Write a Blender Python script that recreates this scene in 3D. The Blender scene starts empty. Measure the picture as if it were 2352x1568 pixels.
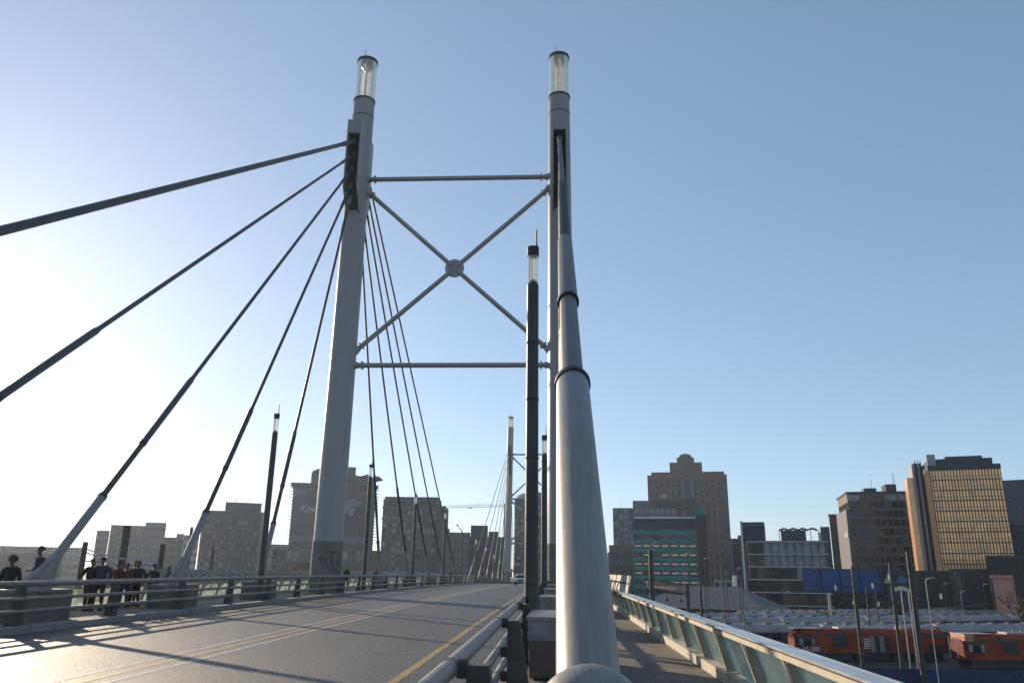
import bpy, math, random
from mathutils import Vector, Matrix
random.seed(7)
R_ = math.radians
C = bpy.context.scene.collection
SC = bpy.context.scene

# ------------------------------------------------------------------ camera
F = 1800.0; CX, CY = 1176.0, 784.0            # focal length in units of a 2352-wide frame
YAW, PITCH, ROLL = .0568, .2904, .0128
EYE = Vector((0, 0, 1.8))
fw = Vector((-math.sin(YAW)*math.cos(PITCH), math.cos(YAW)*math.cos(PITCH), math.sin(PITCH)))
_r0 = Vector((math.cos(YAW), math.sin(YAW), 0)); _u0 = _r0.cross(fw)
CR = _r0*math.cos(ROLL) + _u0*math.sin(ROLL); CU = _u0*math.cos(ROLL) - _r0*math.sin(ROLL)
if CR.z < 0:
    pass
cam = bpy.data.cameras.new('camera'); camo = bpy.data.objects.new('camera', cam); C.objects.link(camo)
camo.matrix_world = Matrix(((CR.x, CU.x, -fw.x, EYE.x), (CR.y, CU.y, -fw.y, EYE.y), (CR.z, CU.z, -fw.z, EYE.z), (0, 0, 0, 1)))
cam.sensor_width = 36; cam.sensor_fit = 'HORIZONTAL'; cam.lens = F/2352*36
cam.clip_start = .05; cam.clip_end = 9000
SC.camera = camo

def at(px, py, X=None, Y=None, Z=None, D=None):
    """surveyed bearing of a point -> place in the world at a known distance / plane"""
    r = fw + CR*((px-CX)/F) + CU*((CY-py)/F)
    if X is not None: t = (X-EYE.x)/r.x
    elif Y is not None: t = (Y-EYE.y)/r.y
    elif Z is not None: t = (Z-EYE.z)/r.z
    else: t = D/math.hypot(r.x, r.y)
    return EYE + r*t

# ------------------------------------------------------------------ light
SUN_AZ, SUN_EL = 40.5, 15.0                    # degrees left of +Y, above the horizon
w = bpy.data.worlds.new('World'); SC.world = w; w.use_nodes = True
nt = w.node_tree; nt.nodes.clear()
sky = nt.nodes.new('ShaderNodeTexSky'); sky.sky_type = 'NISHITA'; sky.sun_disc = False
sky.sun_elevation = R_(SUN_EL); sky.sun_rotation = R_(-SUN_AZ)
sky.altitude = 1700; sky.air_density = 1.0; sky.dust_density = 1.05; sky.ozone_density = 5
bg = nt.nodes.new('ShaderNodeBackground'); bg.inputs['Strength'].default_value = .15
wo = nt.nodes.new('ShaderNodeOutputWorld')
gm = nt.nodes.new('ShaderNodeGamma'); gm.inputs[1].default_value = .61        # camera-like softening of the sky's contrast
tn = nt.nodes.new('ShaderNodeMix'); tn.data_type = 'RGBA'; tn.blend_type = 'MULTIPLY'; tn.inputs[0].default_value = 1; tn.inputs[7].default_value = (1.18, 1.09, 1.02, 1)
nt.links.new(sky.outputs[0], gm.inputs[0]); nt.links.new(gm.outputs[0], tn.inputs[6]); nt.links.new(tn.outputs[2], bg.inputs[0])
nt.links.new(bg.outputs[0], wo.inputs[0])
sunv = Vector((-math.sin(R_(SUN_AZ))*math.cos(R_(SUN_EL)), math.cos(R_(SUN_AZ))*math.cos(R_(SUN_EL)), math.sin(R_(SUN_EL))))
sl = bpy.data.lights.new('sun', 'SUN'); sl.energy = 3.1; sl.angle = R_(.5); sl.color = (1, .82, .6)
so = bpy.data.objects.new('sun', sl); C.objects.link(so); so.rotation_euler = sunv.to_track_quat('Z', 'Y').to_euler()
so.location = (0, 0, 80)
SC.view_settings.view_transform = 'Standard'; SC.view_settings.look = 'None'
SC.view_settings.exposure = 1.0; SC.view_settings.gamma = 1.0; SC.view_settings.use_curve_mapping = False
SC.cycles.max_bounces = 8; SC.cycles.transparent_max_bounces = 24; SC.cycles.volume_bounces = 1
SC.cycles.sample_clamp_indirect = 8

# ------------------------------------------------------------------ helpers
class MB:
    def __init__(s): s.v = []; s.f = []; s.sm = []
    def add(s, vs, fs, smooth=False):
        n = len(s.v); s.v += [tuple(p) for p in vs]
        s.f += [tuple(i+n for i in f) for f in fs]; s.sm += [smooth]*len(fs)
    def hexa(s, p):  # 8 points: bottom 4 ccw, top 4 ccw
        s.add(p, [(3,2,1,0),(4,5,6,7),(0,1,5,4),(1,2,6,5),(2,3,7,6),(3,0,4,7)])
    def box(s, x0, x1, y0, y1, z0, z1):
        s.hexa([(x0,y0,z0),(x1,y0,z0),(x1,y1,z0),(x0,y1,z0),(x0,y0,z1),(x1,y0,z1),(x1,y1,z1),(x0,y1,z1)])
    def obox(s, o, u, v, x0, x1, y0, y1, z0, z1):  # in a frame o,u,v,(up)
        P = lambda a, b, c: o + u*a + v*b + Vector((0,0,c))
        s.hexa([P(x0,y0,z0),P(x1,y0,z0),P(x1,y1,z0),P(x0,y1,z0),P(x0,y0,z1),P(x1,y0,z1),P(x1,y1,z1),P(x0,y1,z1)])
    def tube(s, pts, rad, n=12, caps=True):
        pts = [Vector(p) for p in pts]
        if not hasattr(rad, '__len__'): rad = [rad]*len(pts)
        rings = []; d0 = (pts[-1]-pts[0]).normalized()
        a = Vector((0,0,1)) if abs(d0.z) < .9 else Vector((1,0,0))
        for i, p in enumerate(pts):
            d = (pts[min(i+1, len(pts)-1)]-pts[max(i-1, 0)]).normalized()
            if d.length < .5: d = d0
            e1 = d.cross(a).normalized(); e2 = d.cross(e1)
            rings.append([p+(e1*math.cos(t)+e2*math.sin(t))*rad[i] for t in [2*math.pi*k/n for k in range(n)]])
        vs = [q for r in rings for q in r]; fs = []
        for i in range(len(pts)-1):
            for k in range(n):
                j = (k+1) % n; fs.append((i*n+k, (i+1)*n+k, (i+1)*n+j, i*n+j))
        s.add(vs, fs, True)
        if caps:
            s.add(rings[0], [tuple(range(n))]); s.add(rings[-1], [tuple(range(n-1, -1, -1))])
    def lathe(s, c, prof, n=24):  # prof: (r,z) around vertical axis at c
        c = Vector(c); vs = []; fs = []
        for r, z in prof:
            for k in range(n):
                t = 2*math.pi*k/n; vs.append((c.x+r*math.cos(t), c.y+r*math.sin(t), c.z+z))
        for i in range(len(prof)-1):
            for k in range(n):
                j = (k+1) % n; fs.append((i*n+k, i*n+j, (i+1)*n+j, (i+1)*n+k))
        s.add(vs, fs, True)
    def loft(s, rings, caps=True, smooth=False):
        n = len(rings[0]); vs = [q for r in rings for q in r]; fs = []
        for i in range(len(rings)-1):
            for k in range(n):
                j = (k+1) % n; fs.append((i*n+k, i*n+j, (i+1)*n+j, (i+1)*n+k))
        if caps: fs += [tuple(range(n-1, -1, -1)), tuple((len(rings)-1)*n+k for k in range(n))]
        s.add(vs, fs, smooth)
    def build(s, name, mat=None, parent=None, bevel=0):
        me = bpy.data.meshes.new(name)
        o = Vector((0,0,0)) if parent is None else Vector(parent.location)
        me.from_pydata([tuple(Vector(p)-o) for p in s.v], [], s.f); me.update()
        for p, q in zip(me.polygons, s.sm): p.use_smooth = q
        if mat: me.materials.append(mat)
        ob = bpy.data.objects.new(name, me); C.objects.link(ob)
        if parent is not None:
            root = parent
            while root.parent: root = root.parent
            if root is not parent:      # sub-part: meshes of parts sit at the thing's origin
                me.transform(Matrix.Translation(-Vector(root.location)+o))
            ob.parent = parent
        if bevel:
            m = ob.modifiers.new('bevel', 'BEVEL'); m.width = bevel; m.segments = 2; m.limit_method = 'ANGLE'
        return ob

def tag(o, label=None, cat=None, group=None, kind=None):
    if label: o['label'] = label
    if cat: o['category'] = cat
    if group: o['group'] = group
    if kind: o['kind'] = kind
    return o
def thing(name, loc, label, cat, group=None):
    o = bpy.data.objects.new(name, None); C.objects.link(o); o.location = loc; o.empty_display_size = .3
    return tag(o, label, cat, group)
def struct(name, mb, mat): return tag(mb.build(name, mat), kind='structure')
def copy_thing(src, dloc, label, rz=0):
    r = src.copy(); C.objects.link(r); r.location = Vector(src.location)+Vector(dloc); r['label'] = label
    if rz: r.rotation_euler = (0, 0, rz)
    def kids(a, b):
        for ch in list(a.children):
            if ch.name in C.objects:
                c = ch.copy(); C.objects.link(c); c.parent = b; kids(ch, c)
    kids(src, r); return r

MATS = {}
def mat(name, col, rough=.6, metal=0, var=.12, scale=3.0, bump=0, bscale=40, spec=.5, trans=0, col2=None, stretch=(1,1,1), emit=None, grain=None, stain=None):
    if name in MATS: return MATS[name]
    m = bpy.data.materials.new(name); m.use_nodes = True; n = m.node_tree.nodes; l = m.node_tree.links
    b = n['Principled BSDF']; b.inputs['Roughness'].default_value = rough; b.inputs['Metallic'].default_value = metal
    b.inputs['Specular IOR Level'].default_value = spec
    if trans: b.inputs['Transmission Weight'].default_value = trans
    g = n.new('ShaderNodeNewGeometry'); mp = n.new('ShaderNodeMapping'); mp.inputs['Scale'].default_value = stretch
    l.new(g.outputs['Position'], mp.inputs['Vector'])
    t = n.new('ShaderNodeTexNoise'); t.inputs['Scale'].default_value = scale; t.inputs['Detail'].default_value = 6; t.inputs['Roughness'].default_value = .62
    l.new(mp.outputs[0], t.inputs['Vector'])
    r = n.new('ShaderNodeMapRange'); r.inputs[1].default_value = .32; r.inputs[2].default_value = .68
    l.new(t.outputs[0], r.inputs[0])
    mx = n.new('ShaderNodeMix'); mx.data_type = 'RGBA'
    c = Vector(col); d = Vector(col2) if col2 else c*(1-var*2)
    mx.inputs[6].default_value = (*d, 1); mx.inputs[7].default_value = (*(c if col2 else c*(1+var*.6)), 1)
    l.new(r.outputs[0], mx.inputs[0]); fin = mx.outputs[2]
    if grain:      # (scale, strength, stretch): fine speckle or brushed streaks
        mp2 = n.new('ShaderNodeMapping'); mp2.inputs['Scale'].default_value = grain[2]; l.new(g.outputs['Position'], mp2.inputs['Vector'])
        t3 = n.new('ShaderNodeTexNoise'); t3.inputs['Scale'].default_value = grain[0]; t3.inputs['Detail'].default_value = 3; l.new(mp2.outputs[0], t3.inputs['Vector'])
        r3 = n.new('ShaderNodeMapRange'); r3.inputs[1].default_value = .3; r3.inputs[2].default_value = .7; r3.inputs[3].default_value = 1-grain[1]; r3.inputs[4].default_value = 1+grain[1]; l.new(t3.outputs[0], r3.inputs[0])
        mg = n.new('ShaderNodeVectorMath'); mg.operation = 'SCALE'; l.new(fin, mg.inputs[0]); l.new(r3.outputs[0], mg.inputs['Scale']); fin = mg.outputs[0]
    if stain:      # (coverage, tint): brownish patches with their own outline
        t4 = n.new('ShaderNodeTexNoise'); t4.inputs['Scale'].default_value = .45; t4.inputs['Detail'].default_value = 7; t4.inputs['Roughness'].default_value = .7; l.new(mp.outputs[0], t4.inputs['Vector'])
        r4 = n.new('ShaderNodeMapRange'); r4.inputs[1].default_value = .52; r4.inputs[2].default_value = .72; r4.inputs[4].default_value = stain[0]; l.new(t4.outputs[0], r4.inputs[0])
        ms = n.new('ShaderNodeMix'); ms.data_type = 'RGBA'; ms.blend_type = 'MULTIPLY'; ms.inputs[7].default_value = (*stain[1], 1); l.new(r4.outputs[0], ms.inputs[0]); l.new(fin, ms.inputs[6]); fin = ms.outputs[2]
    l.new(fin, b.inputs['Base Color'])
    if emit: b.inputs['Emission Color'].default_value = (*emit[0], 1); b.inputs['Emission Strength'].default_value = emit[1]
    if bump:
        t2 = n.new('ShaderNodeTexNoise'); t2.inputs['Scale'].default_value = bscale; t2.inputs['Detail'].default_value = 3
        l.new(g.outputs['Position'], t2.inputs['Vector'])
        bp = n.new('ShaderNodeBump'); bp.inputs['Strength'].default_value = bump; bp.inputs['Distance'].default_value = .02
        l.new(t2.outputs[0], bp.inputs['Height']); l.new(bp.outputs[0], b.inputs['Normal'])
    MATS[name] = m; return m

def glassy(name, tint, opac, dirt, rough=.08, dirtcol=(.35,.37,.33), back=.5):
    """thin dirty glass: part clear, part mirror, part dusty film that also lets light through"""
    m = bpy.data.materials.new(name); m.use_nodes = True; n = m.node_tree.nodes; l = m.node_tree.links; n.clear()
    o = n.new('ShaderNodeOutputMaterial'); tr = n.new('ShaderNodeBsdfTransparent'); tr.inputs[0].default_value = (*tint, 1)
    gl = n.new('ShaderNodeBsdfGlossy'); gl.inputs['Roughness'].default_value = rough; gl.inputs[0].default_value = (.9,.95,.92,1)
    lw = n.new('ShaderNodeLayerWeight'); lw.inputs[0].default_value = .25
    m1 = n.new('ShaderNodeMixShader'); l.new(lw.outputs['Fresnel'], m1.inputs[0]); l.new(tr.outputs[0], m1.inputs[1]); l.new(gl.outputs[0], m1.inputs[2])
    df = n.new('ShaderNodeBsdfDiffuse'); df.inputs[0].default_value = (*dirtcol, 1)
    tl = n.new('ShaderNodeBsdfTranslucent'); tl.inputs[0].default_value = (*dirtcol, 1)
    m2 = n.new('ShaderNodeMixShader'); m2.inputs[0].default_value = back; l.new(df.outputs[0], m2.inputs[1]); l.new(tl.outputs[0], m2.inputs[2])
    m3 = n.new('ShaderNodeMixShader'); l.new(m1.outputs[0], m3.inputs[1]); l.new(m2.outputs[0], m3.inputs[2])
    out = m3
    g = n.new('ShaderNodeNewGeometry'); t = n.new('ShaderNodeTexNoise'); t.inputs['Scale'].default_value = 2.2; t.inputs['Detail'].default_value = 5
    l.new(g.outputs['Position'], t.inputs['Vector'])
    mr = n.new('ShaderNodeMapRange'); mr.inputs[1].default_value = .3; mr.inputs[2].default_value = .7
    mr.inputs[3].default_value = max(0, opac-dirt); mr.inputs[4].default_value = opac+dirt
    l.new(t.outputs[0], mr.inputs[0]); l.new(mr.outputs[0], m3.inputs[0]); l.new(out.outputs[0], o.inputs[0])
    return m

M_asph = mat('asphalt', (.062,.058,.054), rough=.56, var=.22, scale=.5, bump=1.0, bscale=38, spec=.45, stretch=(1,.2,1), grain=(26, 1.0, (1,.3,1)), stain=(.5, (.85,.62,.45)))
M_deck = mat('concrete_walk', (.22,.185,.15), rough=.85, var=.2, scale=1.1, bump=.4, bscale=60, grain=(30, .35, (1,.4,1)), stain=(.75, (.62,.52,.44)))
M_conc = mat('concrete', (.26,.245,.225), rough=.85, var=.16, scale=1.6, bump=.25, bscale=30)
M_concd = mat('concrete_dark', (.15,.142,.13), rough=.85, var=.2, scale=1.2, bump=.25, bscale=30)
M_galv = mat('galvanised', (.24,.24,.24), rough=.42, metal=.35, var=.2, scale=5, bump=.12, bscale=90, stretch=(1,1,.5))
M_railp = mat('rail_paint', (.20,.185,.17), rough=.5, metal=.1, var=.15, scale=6)
M_white = mat('pylon_paint', (.285,.277,.28), rough=.42, var=.05, scale=.9, stretch=(1,1,.15))
M_boot = mat('boot_paint', (.24,.22,.20), rough=.5, metal=.05, var=.05, scale=1.5, bump=.1, bscale=14, stretch=(1,1,.7), grain=(22, .14, (2,.12,.12)))
M_boot2 = mat('boot_paint_clean', (.22,.22,.225), rough=.45, metal=.05, var=.04, scale=1.5, grain=(22, .10, (2,.12,.12)))
M_pipe = mat('stay_pipe', (.14,.135,.135), rough=.5, metal=.1, var=.08, scale=2)
M_cable = mat('stay_cable', (.055,.058,.065), rough=.5, metal=.2, var=.08, scale=3)
M_black = mat('black_rubber', (.025,.025,.027), rough=.6)
M_dark = mat('dark_steel', (.075,.07,.066), rough=.6, metal=.3, var=.2)
M_col = mat('column_steel', (.06,.056,.053), rough=.5, metal=.3, var=.15, scale=2)
M_cream = mat('cream_paint', (.50,.44,.35), rough=.55, var=.12, scale=2)
M_beige = mat('screen_beige', (.30,.27,.22), rough=.6, var=.12, scale=1)
M_hand = mat('handrail_alu', (.62,.62,.62), rough=.3, metal=.5, var=.12, scale=3)
M_yel = mat('road_yellow', (.42,.26,.07), rough=.6, var=.25, scale=5, bump=.4, bscale=130)
M_wht = mat('road_white', (.5,.48,.44), rough=.6, var=.3, scale=5, bump=.4, bscale=130)
M_glassp = glassy('parapet_glass', (.46,.54,.50), .37, .2, dirtcol=(.80,.82,.75), back=.97)
M_lampg = glassy('lantern_glass', (.9,.9,.88), .38, .12, dirtcol=(.8,.78,.72))

def zd(Y):
    Y = max(Y, -40)
    return .0105*Y-.5451e-4*Y*Y if Y < 300 else -1.756-.0222*(Y-300)
XL, XR = -15.6, .44
YS = [-40+4.75*i for i in range(0, 90)]

# ------------------------------------------------------------------ bridge deck
def strip(x0, x1, dz0, dz1, ys=None):
    mb = MB(); ys = ys or [y for y in YS if y < 380]
    mb.loft([[(x0, y, zd(y)+dz0), (x1, y, zd(y)+dz0), (x1, y, zd(y)+dz1), (x0, y, zd(y)+dz1)] for y in ys])
    return mb
struct('road', strip(-13.95, -.95, -.25, 0), M_asph)
def lines(xs, wdt): 
    mb = MB()
    for x in xs:
        ys = [y for y in YS if y < 330]
        for a, b in zip(ys, ys[1:]):
            mb.add([(x-wdt/2,a,zd(a)+.004),(x+wdt/2,a,zd(a)+.004),(x+wdt/2,b,zd(b)+.004),(x-wdt/2,b,zd(b)+.004)], [(0,1,2,3)])
    return mb
struct('road_marking', lines([-2.63, -7.43, -12.23], .16), M_yel)
struct('road_marking', lines([-7.43-.42, -7.43+.42], .11), M_wht)
struct('kerb', strip(-.949, -.55, -.3, .17), M_conc); struct('kerb', strip(-14.35, -13.951, -.3, .17), M_conc)
struct('walkway', strip(-.549, 3.0, -.3, .14), M_deck); struct('walkway', strip(-18.0, -14.351, -.3, .14), M_deck)
struct('bridge_deck', strip(-18.3, 3.3, -1.9, -.31), M_concd)

# ------------------------------------------------------------------ pylons
def frame_pt(x, y0, y1, t): return
def pylon(X, Xt, Y, zb, zt_shaft, ztop, r0, r1, label, group, anchors=(35.6, 28.7), sleeve=3.9, both=True):
    t = thing('bridge_pylon', (X, Y, zb), label, 'bridge pylon', group)
    cx = lambda z: X+(Xt-X)*(z-zb)/(ztop-zb)
    rr = lambda z: r0+(r1-r0)*(z-zb)/(zt_shaft-zb)
    m = MB(); zs = [sleeve+(zt_shaft-sleeve)*i/12 for i in range(13)]
    m.tube([(cx(z), Y, z) for z in zs], [rr(z) for z in zs], 40); m.build('shaft', M_white, t)
    m = MB(); m.tube([(cx(z), Y, z) for z in (zb-.5, sleeve)], [r0+.03, rr(sleeve)+.03], 40); m.build('shaft_base', mat('pylon_concrete', (.17,.16,.145), rough=.85, var=.18, scale=1.2, bump=.2, bscale=30), t)
    # seam rings
    m = MB(); z = zt_shaft-1.5; m.tube([(cx(z), Y, z), (cx(z), Y, z+.06)], r1+.03, 40); m.build('seam_ring', M_dark, t)
    m = MB(); m.tube([(cx(zt_shaft), Y, zt_shaft+.002), (cx(zt_shaft), Y, zt_shaft+.14)], r1+.05, 40); m.build('seam_ring', M_dark, t)
    # lantern
    c = (cx(zt_shaft), Y, 0); rl = r1
    m = MB(); m.tube([(c[0], Y, zt_shaft+.15), (cx(ztop), Y, ztop-.35)], rl*.97, 32, caps=False); g = m.build('lantern_glass', M_lampg, t)
    m = MB(); m.tube([(cx(ztop), Y, ztop-.34), (cx(ztop), Y, ztop-.12), (cx(ztop), Y, ztop-.02)], [rl*1.02, rl*1.02, rl*.7], 32); m.build('lantern_cap', M_dark, t)
    m = MB(); m.tube([(cx(ztop), Y, ztop-1.15), (cx(ztop), Y, ztop-.36)], [.12, rl*.92], 24, caps=False)
    m.build('reflector_cone', mat('reflector', (.55,.5,.42), rough=.3, metal=.4), t)
    m = MB(); m.tube([(c[0], Y, zt_shaft+.15), (c[0], Y, ztop-1.1)], .10, 10)
    for k in range(8):
        a = 2*math.pi*k/8+.2; p = Vector((c[0]+rl*.86*math.cos(a), Y+rl*.86*math.sin(a), 0))
        m.tube([(p.x, p.y, zt_shaft+.15), (p.x, p.y, ztop-.4)], .05, 6)
    m.build('lantern_tubes', mat('lamp_tube', (.8,.76,.66), rough=.4), t)
    m = MB(); m.tube([(cx(ztop)-.3*rl, Y, ztop-.1), (cx(ztop)-.3*rl, Y, ztop+1.0)], .02, 6); m.build('lightning_rod', M_dark, t)
    # anchorage boxes: an open channel on the back-stay side, a narrower one on the main-span side
    za, zb_ = anchors; wv = r1*.66
    for sgn, dep in ((-1, 2.1), (1, 1.9)):
        x = cx((za+zb_)/2); m = MB(); y1 = Y+sgn*dep
        for sx in (-1, 1):
            xa = x+sx*wv; xb = x+sx*(wv-.09)
            prof = [(Y+sgn*.2, za), (y1, za), (y1, zb_+1.1), (Y+sgn*.75, zb_-.5), (Y+sgn*.2, zb_-.5)]
            rings = [[(xx, p, q) for p, q in prof] for xx in (min(xa, xb), max(xa, xb))]
            m.loft(rings)
        m.box(x-wv+.092, x+wv-.092, *sorted((Y+sgn*.4, y1)), za-1.2, za-.01)
        m.build('anchor_box', M_white, t)
        m = MB(); m.box(x-wv+.095, x+wv-.095, *sorted((Y+sgn*(r1*.9), Y+sgn*(r1*.9+.25))), zb_-.2, za-1.21); m.build('anchor_recess', M_dark, t)
    return t
PN_L = pylon(XL, -15.35, 54.73, .45, 38.45, 42.45, 1.02, .83, 'near left white cable-stay pylon with scrawled graffiti on its base', 'bridge pylons')
PN_R = pylon(XR, .42, 54.73, .45, 38.45, 42.45, 1.02, .83, 'near white cable-stay pylon on the right, directly behind the big grey stay pipe', 'bridge pylons')
PF_L = pylon(XL, -15.0, 263, -1.1, 49.9, 53.8, 1.15, 1.0, 'distant white cable-stay pylon at the far left end of the main span', 'bridge pylons', anchors=(44.5, 34.5), sleeve=3.0)
PF_R = pylon(XR, .0, 263, -1.1, 49.9, 53.8, 1.15, 1.0, 'distant white cable-stay pylon at the far right end of the main span', 'bridge pylons', anchors=(44.5, 34.5), sleeve=3.0)

# graffiti scrawl hugging the near left pylon's base
def graffiti():
    m = MB(); Yc = 54.73
    strokes = [[(742,1281),(733,1279),(741,1298),(750,1282),(742,1281)],
               [(757,1275),(750,1284),(748,1296),(752,1303),(758,1296),(760,1282),(757,1275)],
               [(750,1267),(764,1268),(773,1268)], [(762,1268),(761,1285),(761,1316)],
               [(765,1294),(771,1288),(775,1278),(773,1268)], [(773,1268),(775,1280),(779,1268)], [(776,1281),(776,1300)]]
    for s in strokes:
        pts = []
        for a, b in zip(s, s[1:]):
            for k in range(6):
                px = a[0]+(b[0]-a[0])*k/6; py = a[1]+(b[1]-a[1])*k/6
                q = at(px, py, Y=Yc-1.0); dx = max(-.97, min(.97, (q.x-XL)+.02)); pts.append((XL+dx, Yc-math.sqrt(1.055**2-dx*dx), q.z))
        m.tube(pts, .022, 6)
    m.build('graffiti', M_black, PN_L)
graffiti()

# cross bracing between the pylons of a pair
def brace(Y, z_top, z_low, xl, xr, r, label, second=None):
    t = thing('cross_bracing', ((xl+xr)/2, Y, z_low), label, 'cross bracing', 'cross bracing between pylons')
    def bar(a, b, nm):
        m = MB(); a = Vector(a); b = Vector(b); d = (b-a).normalized(); L = (b-a).length
        m.tube([a+d*.55, b-d*.55], r, 16)
        for p, e in ((a, d), (b, -d)):
            m.tube([p+e*.5, p+e*.62], r*1.65, 16)
            m.tube([p-e*.05, p+e*.5], [r*1.7, r*.8], 10)
        m.build(nm, M_white, t)
    def panel(zt, zl, top=True):
        if top: bar((xl, Y, zt), (xr, Y, zt), 'cross_beam')
        bar((xl, Y, zl), (xr, Y, zl), 'cross_beam')
        zc = (zt+zl)/2; xc = (xl+xr)/2
        for q in ((xl, zt-1.0), (xr, zt-1.0), (xl, zl+1.1), (xr, zl+1.1)):
            m = MB(); a = Vector((q[0], Y, q[1])); b = Vector((xc, Y, zc)); d = (b-a).normalized()
            m.tube([a+d*.5, b-d*.3], r*.95, 16); m.tube([a+d*.5, a+d*.62], r*1.6, 16); m.tube([a-d*.1, a+d*.5], [r*1.7, r*.8], 10)
            m.build('diagonal', M_white, t)
        m = MB(); m.tube([(xc, Y-.05, zc), (xc, Y+.05, zc)], .74*r/.19, 32)
        m.box(xc-.1, xc+.1, Y-.09, Y-.051, zc-.3, zc+.3); m.build('hub_plate', M_white, t)
    panel(z_top, z_low)
    if second: panel(z_low, second, False)
    return t
brace(54.73, 31.5, 16.4, -14.62, -.42, .185, 'steel beams and crossed diagonals with a round hub, between the two near pylons')
brace(263, 40.9, 26.2, -14.2, -.9, .26, 'slender beams and double crosses joining the two distant pylons', second=12.0)

# ------------------------------------------------------------------ stays
def stay(X0, X1, col, anc, label, big=False, detail=False, simple=False, up=1, scale=1.0):
    """col=(Y,z) of the lower collar, anc=(Y,z) of the upper anchorage; X0 at deck, X1 at pylon"""
    Yc, zc = col; Ya, za = anc; s = (za-zc)/(Ya-Yc)
    dk = zd(Yc); zb = dk+1.12; Yb = Yc-(zc-zb)/s
    P = lambda z: Vector((X0+(X1-X0)*(z-zb)/(za-zb), Yb+(z-zb)/s, z))
    d = (P(za)-P(zb)).normalized()
    t = thing('stay_cable', (X0, Yb, dk), label, 'stay cable', 'bridge stay cables')
    k = 1.0 if big else .74*scale
    rb, rp, rs, rc = .2*k, .144*k, .169*k, (.144 if big else .088*scale)
    z2, z3 = dk+6.25, dk+9.4
    if simple: z2, z3 = dk+5.0, dk+7.0
    n = 48 if detail else 14
    m = MB(); zs = dk+3.05; m.tube([P(zb-.25), P(zs)], rb, n, caps=False); m.build('lower_tube', M_boot, t)
    m = MB(); m.tube([P(zs), P(zc)], rb*.997, n, caps=False); m.build('upper_tube', M_boot2, t)
    m = MB(); m.tube([P(zc)+d*.002, P(zc)+d*.1], rb*1.1, n); m.tube([P(zc)+d*.1, P(zc)+d*.2], [rb*1.1, rb*.86], n)
    m.build('collar', M_black, t)
    if not simple: m = MB(); q = P(z2); m.tube([q-d*.12, q+d*.02], rs*1.1, n); m.build('collar', M_black, t)
    m = MB(); m.tube([P(zc)+d*.2, P(z2)+d*.2], rp, n); m.build('pipe', M_pipe if detail else M_col, t)
    m = MB(); m.tube([P(z2), P(z3), P(z3)+d*.25], [rs, rs, rc], n); m.build('telescopic_sleeve', M_pipe if detail else M_cable, t)
    m = MB(); e = P(za)-d*3.0
    if detail:
        pts = []; rad = []; L = (e-P(z3)).length; a0 = P(z3)+d*.25; u = 0; period = .16
        while u < 12: 
            pts += [a0+d*u, a0+d*(u+period*.35), a0+d*(u+period*.5), a0+d*(u+period*.85)]; rad += [rc, rc, rc*.9, rc*.9]; u += period
        pts.append(e); rad.append(rc*.95); m.tube(pts, rad, 32)
    else: m.tube([P(z3)+d*.25, e], rc, 10)
    m.build('cable', M_cable, t)
    m = MB(); m.tube([e-d*.3, e, P(za)-d*.6], [rc*1.25, rc*1.3, rc*1.3], 12); m.tube([P(za)-d*.6, P(za)-d*.5], rc*2.0, 12); m.build('top_sleeve', M_cable, t)
    m = MB(); m.tube([P(za)-d*.5, P(za)-d*.25], rc*1.6, 12); m.tube([P(za)-d*.25, P(za)+d*.5], rc*1.9, 12); m.build('anchor_socket', M_galv, t)
    # dome over the anchorage and its fin
    if not simple:
        c = P(dk+.88); m = MB(); R0 = rb*1.72; e1 = Vector((1,0,0)); e2 = d.cross(e1)
        rings = [[c+d*(R0*math.cos(a))+(e1*math.cos(q)+e2*math.sin(q))*(R0*math.sin(a)) for q in [2*math.pi*k_/36 for k_ in range(36)]] for a in [.46+(math.pi*.93-.46)*i_/12 for i_ in range(13)]]
        m.loft(rings, caps=False, smooth=True)
        m.build('anchor_dome', M_boot, t)
        if not detail:
            m = MB(); sg = 1 if s > 0 else -1
            prof = [(Yb-sg*.75, dk+.9), (Yb+sg*.7, dk+.9), (P(zb+.7).y+sg*.25, zb+.7), (P(zb+1.25).y-sg*.05, zb+1.25), (P(zb+.55).y-sg*.35, zb+.55), (Yb-sg*.6, zb+.08)]
            m.loft([[(xx, p, q) for p, q in prof] for xx in (X0-.09, X0+.09)]); m.build('anchor_fin', M_conc, t)
    return t
ord_ = ['first', 'second', 'third', 'fourth', 'fifth', 'sixth', 'seventh']
ys_b = [(9.41, 4.05), (17.9, 4.13), (26.57, 4.19), (34.89, 4.27), (43.68, 4.36)]
an_b = [34.0, 32.8, 31.6, 30.1, 28.9]
lab_b = ['thickest uppermost back stay of the near left pylon, leaving the frame highest',
         'second back stay of the near left pylon, counted from the top',
         'near left back stay whose fin stands just left of the walking group',
         'near left back stay whose foot stands just right of the walking group',
         'steepest back stay of the near left pylon, landing beside a tall lighting column']
lab_r = ['huge grey telescopic stay pipe rising straight up in the foreground',
         'back stay of the near right pylon hidden just behind the huge foreground pipe',
         'third back stay behind the huge foreground pipe, counted away from the camera',
         'fourth back stay behind the huge foreground pipe, counted away from the camera',
         'steepest back stay of the near right pylon, close to its shaft']
for i in range(5):
    stay(XL, -15.52, ys_b[i], (53.2, an_b[i]), lab_b[i], big=(i == 0))
    stay(.2 if i == 0 else .23, .42, ys_b[i], (53.2, an_b[i]), lab_r[i], big=(i == 0), detail=(i == 0))
fwd = [(70.43, 4.45), (83.41, 4.26), (97.24, 4.0), (109.58, 3.85), (123.77, 3.8)]
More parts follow.
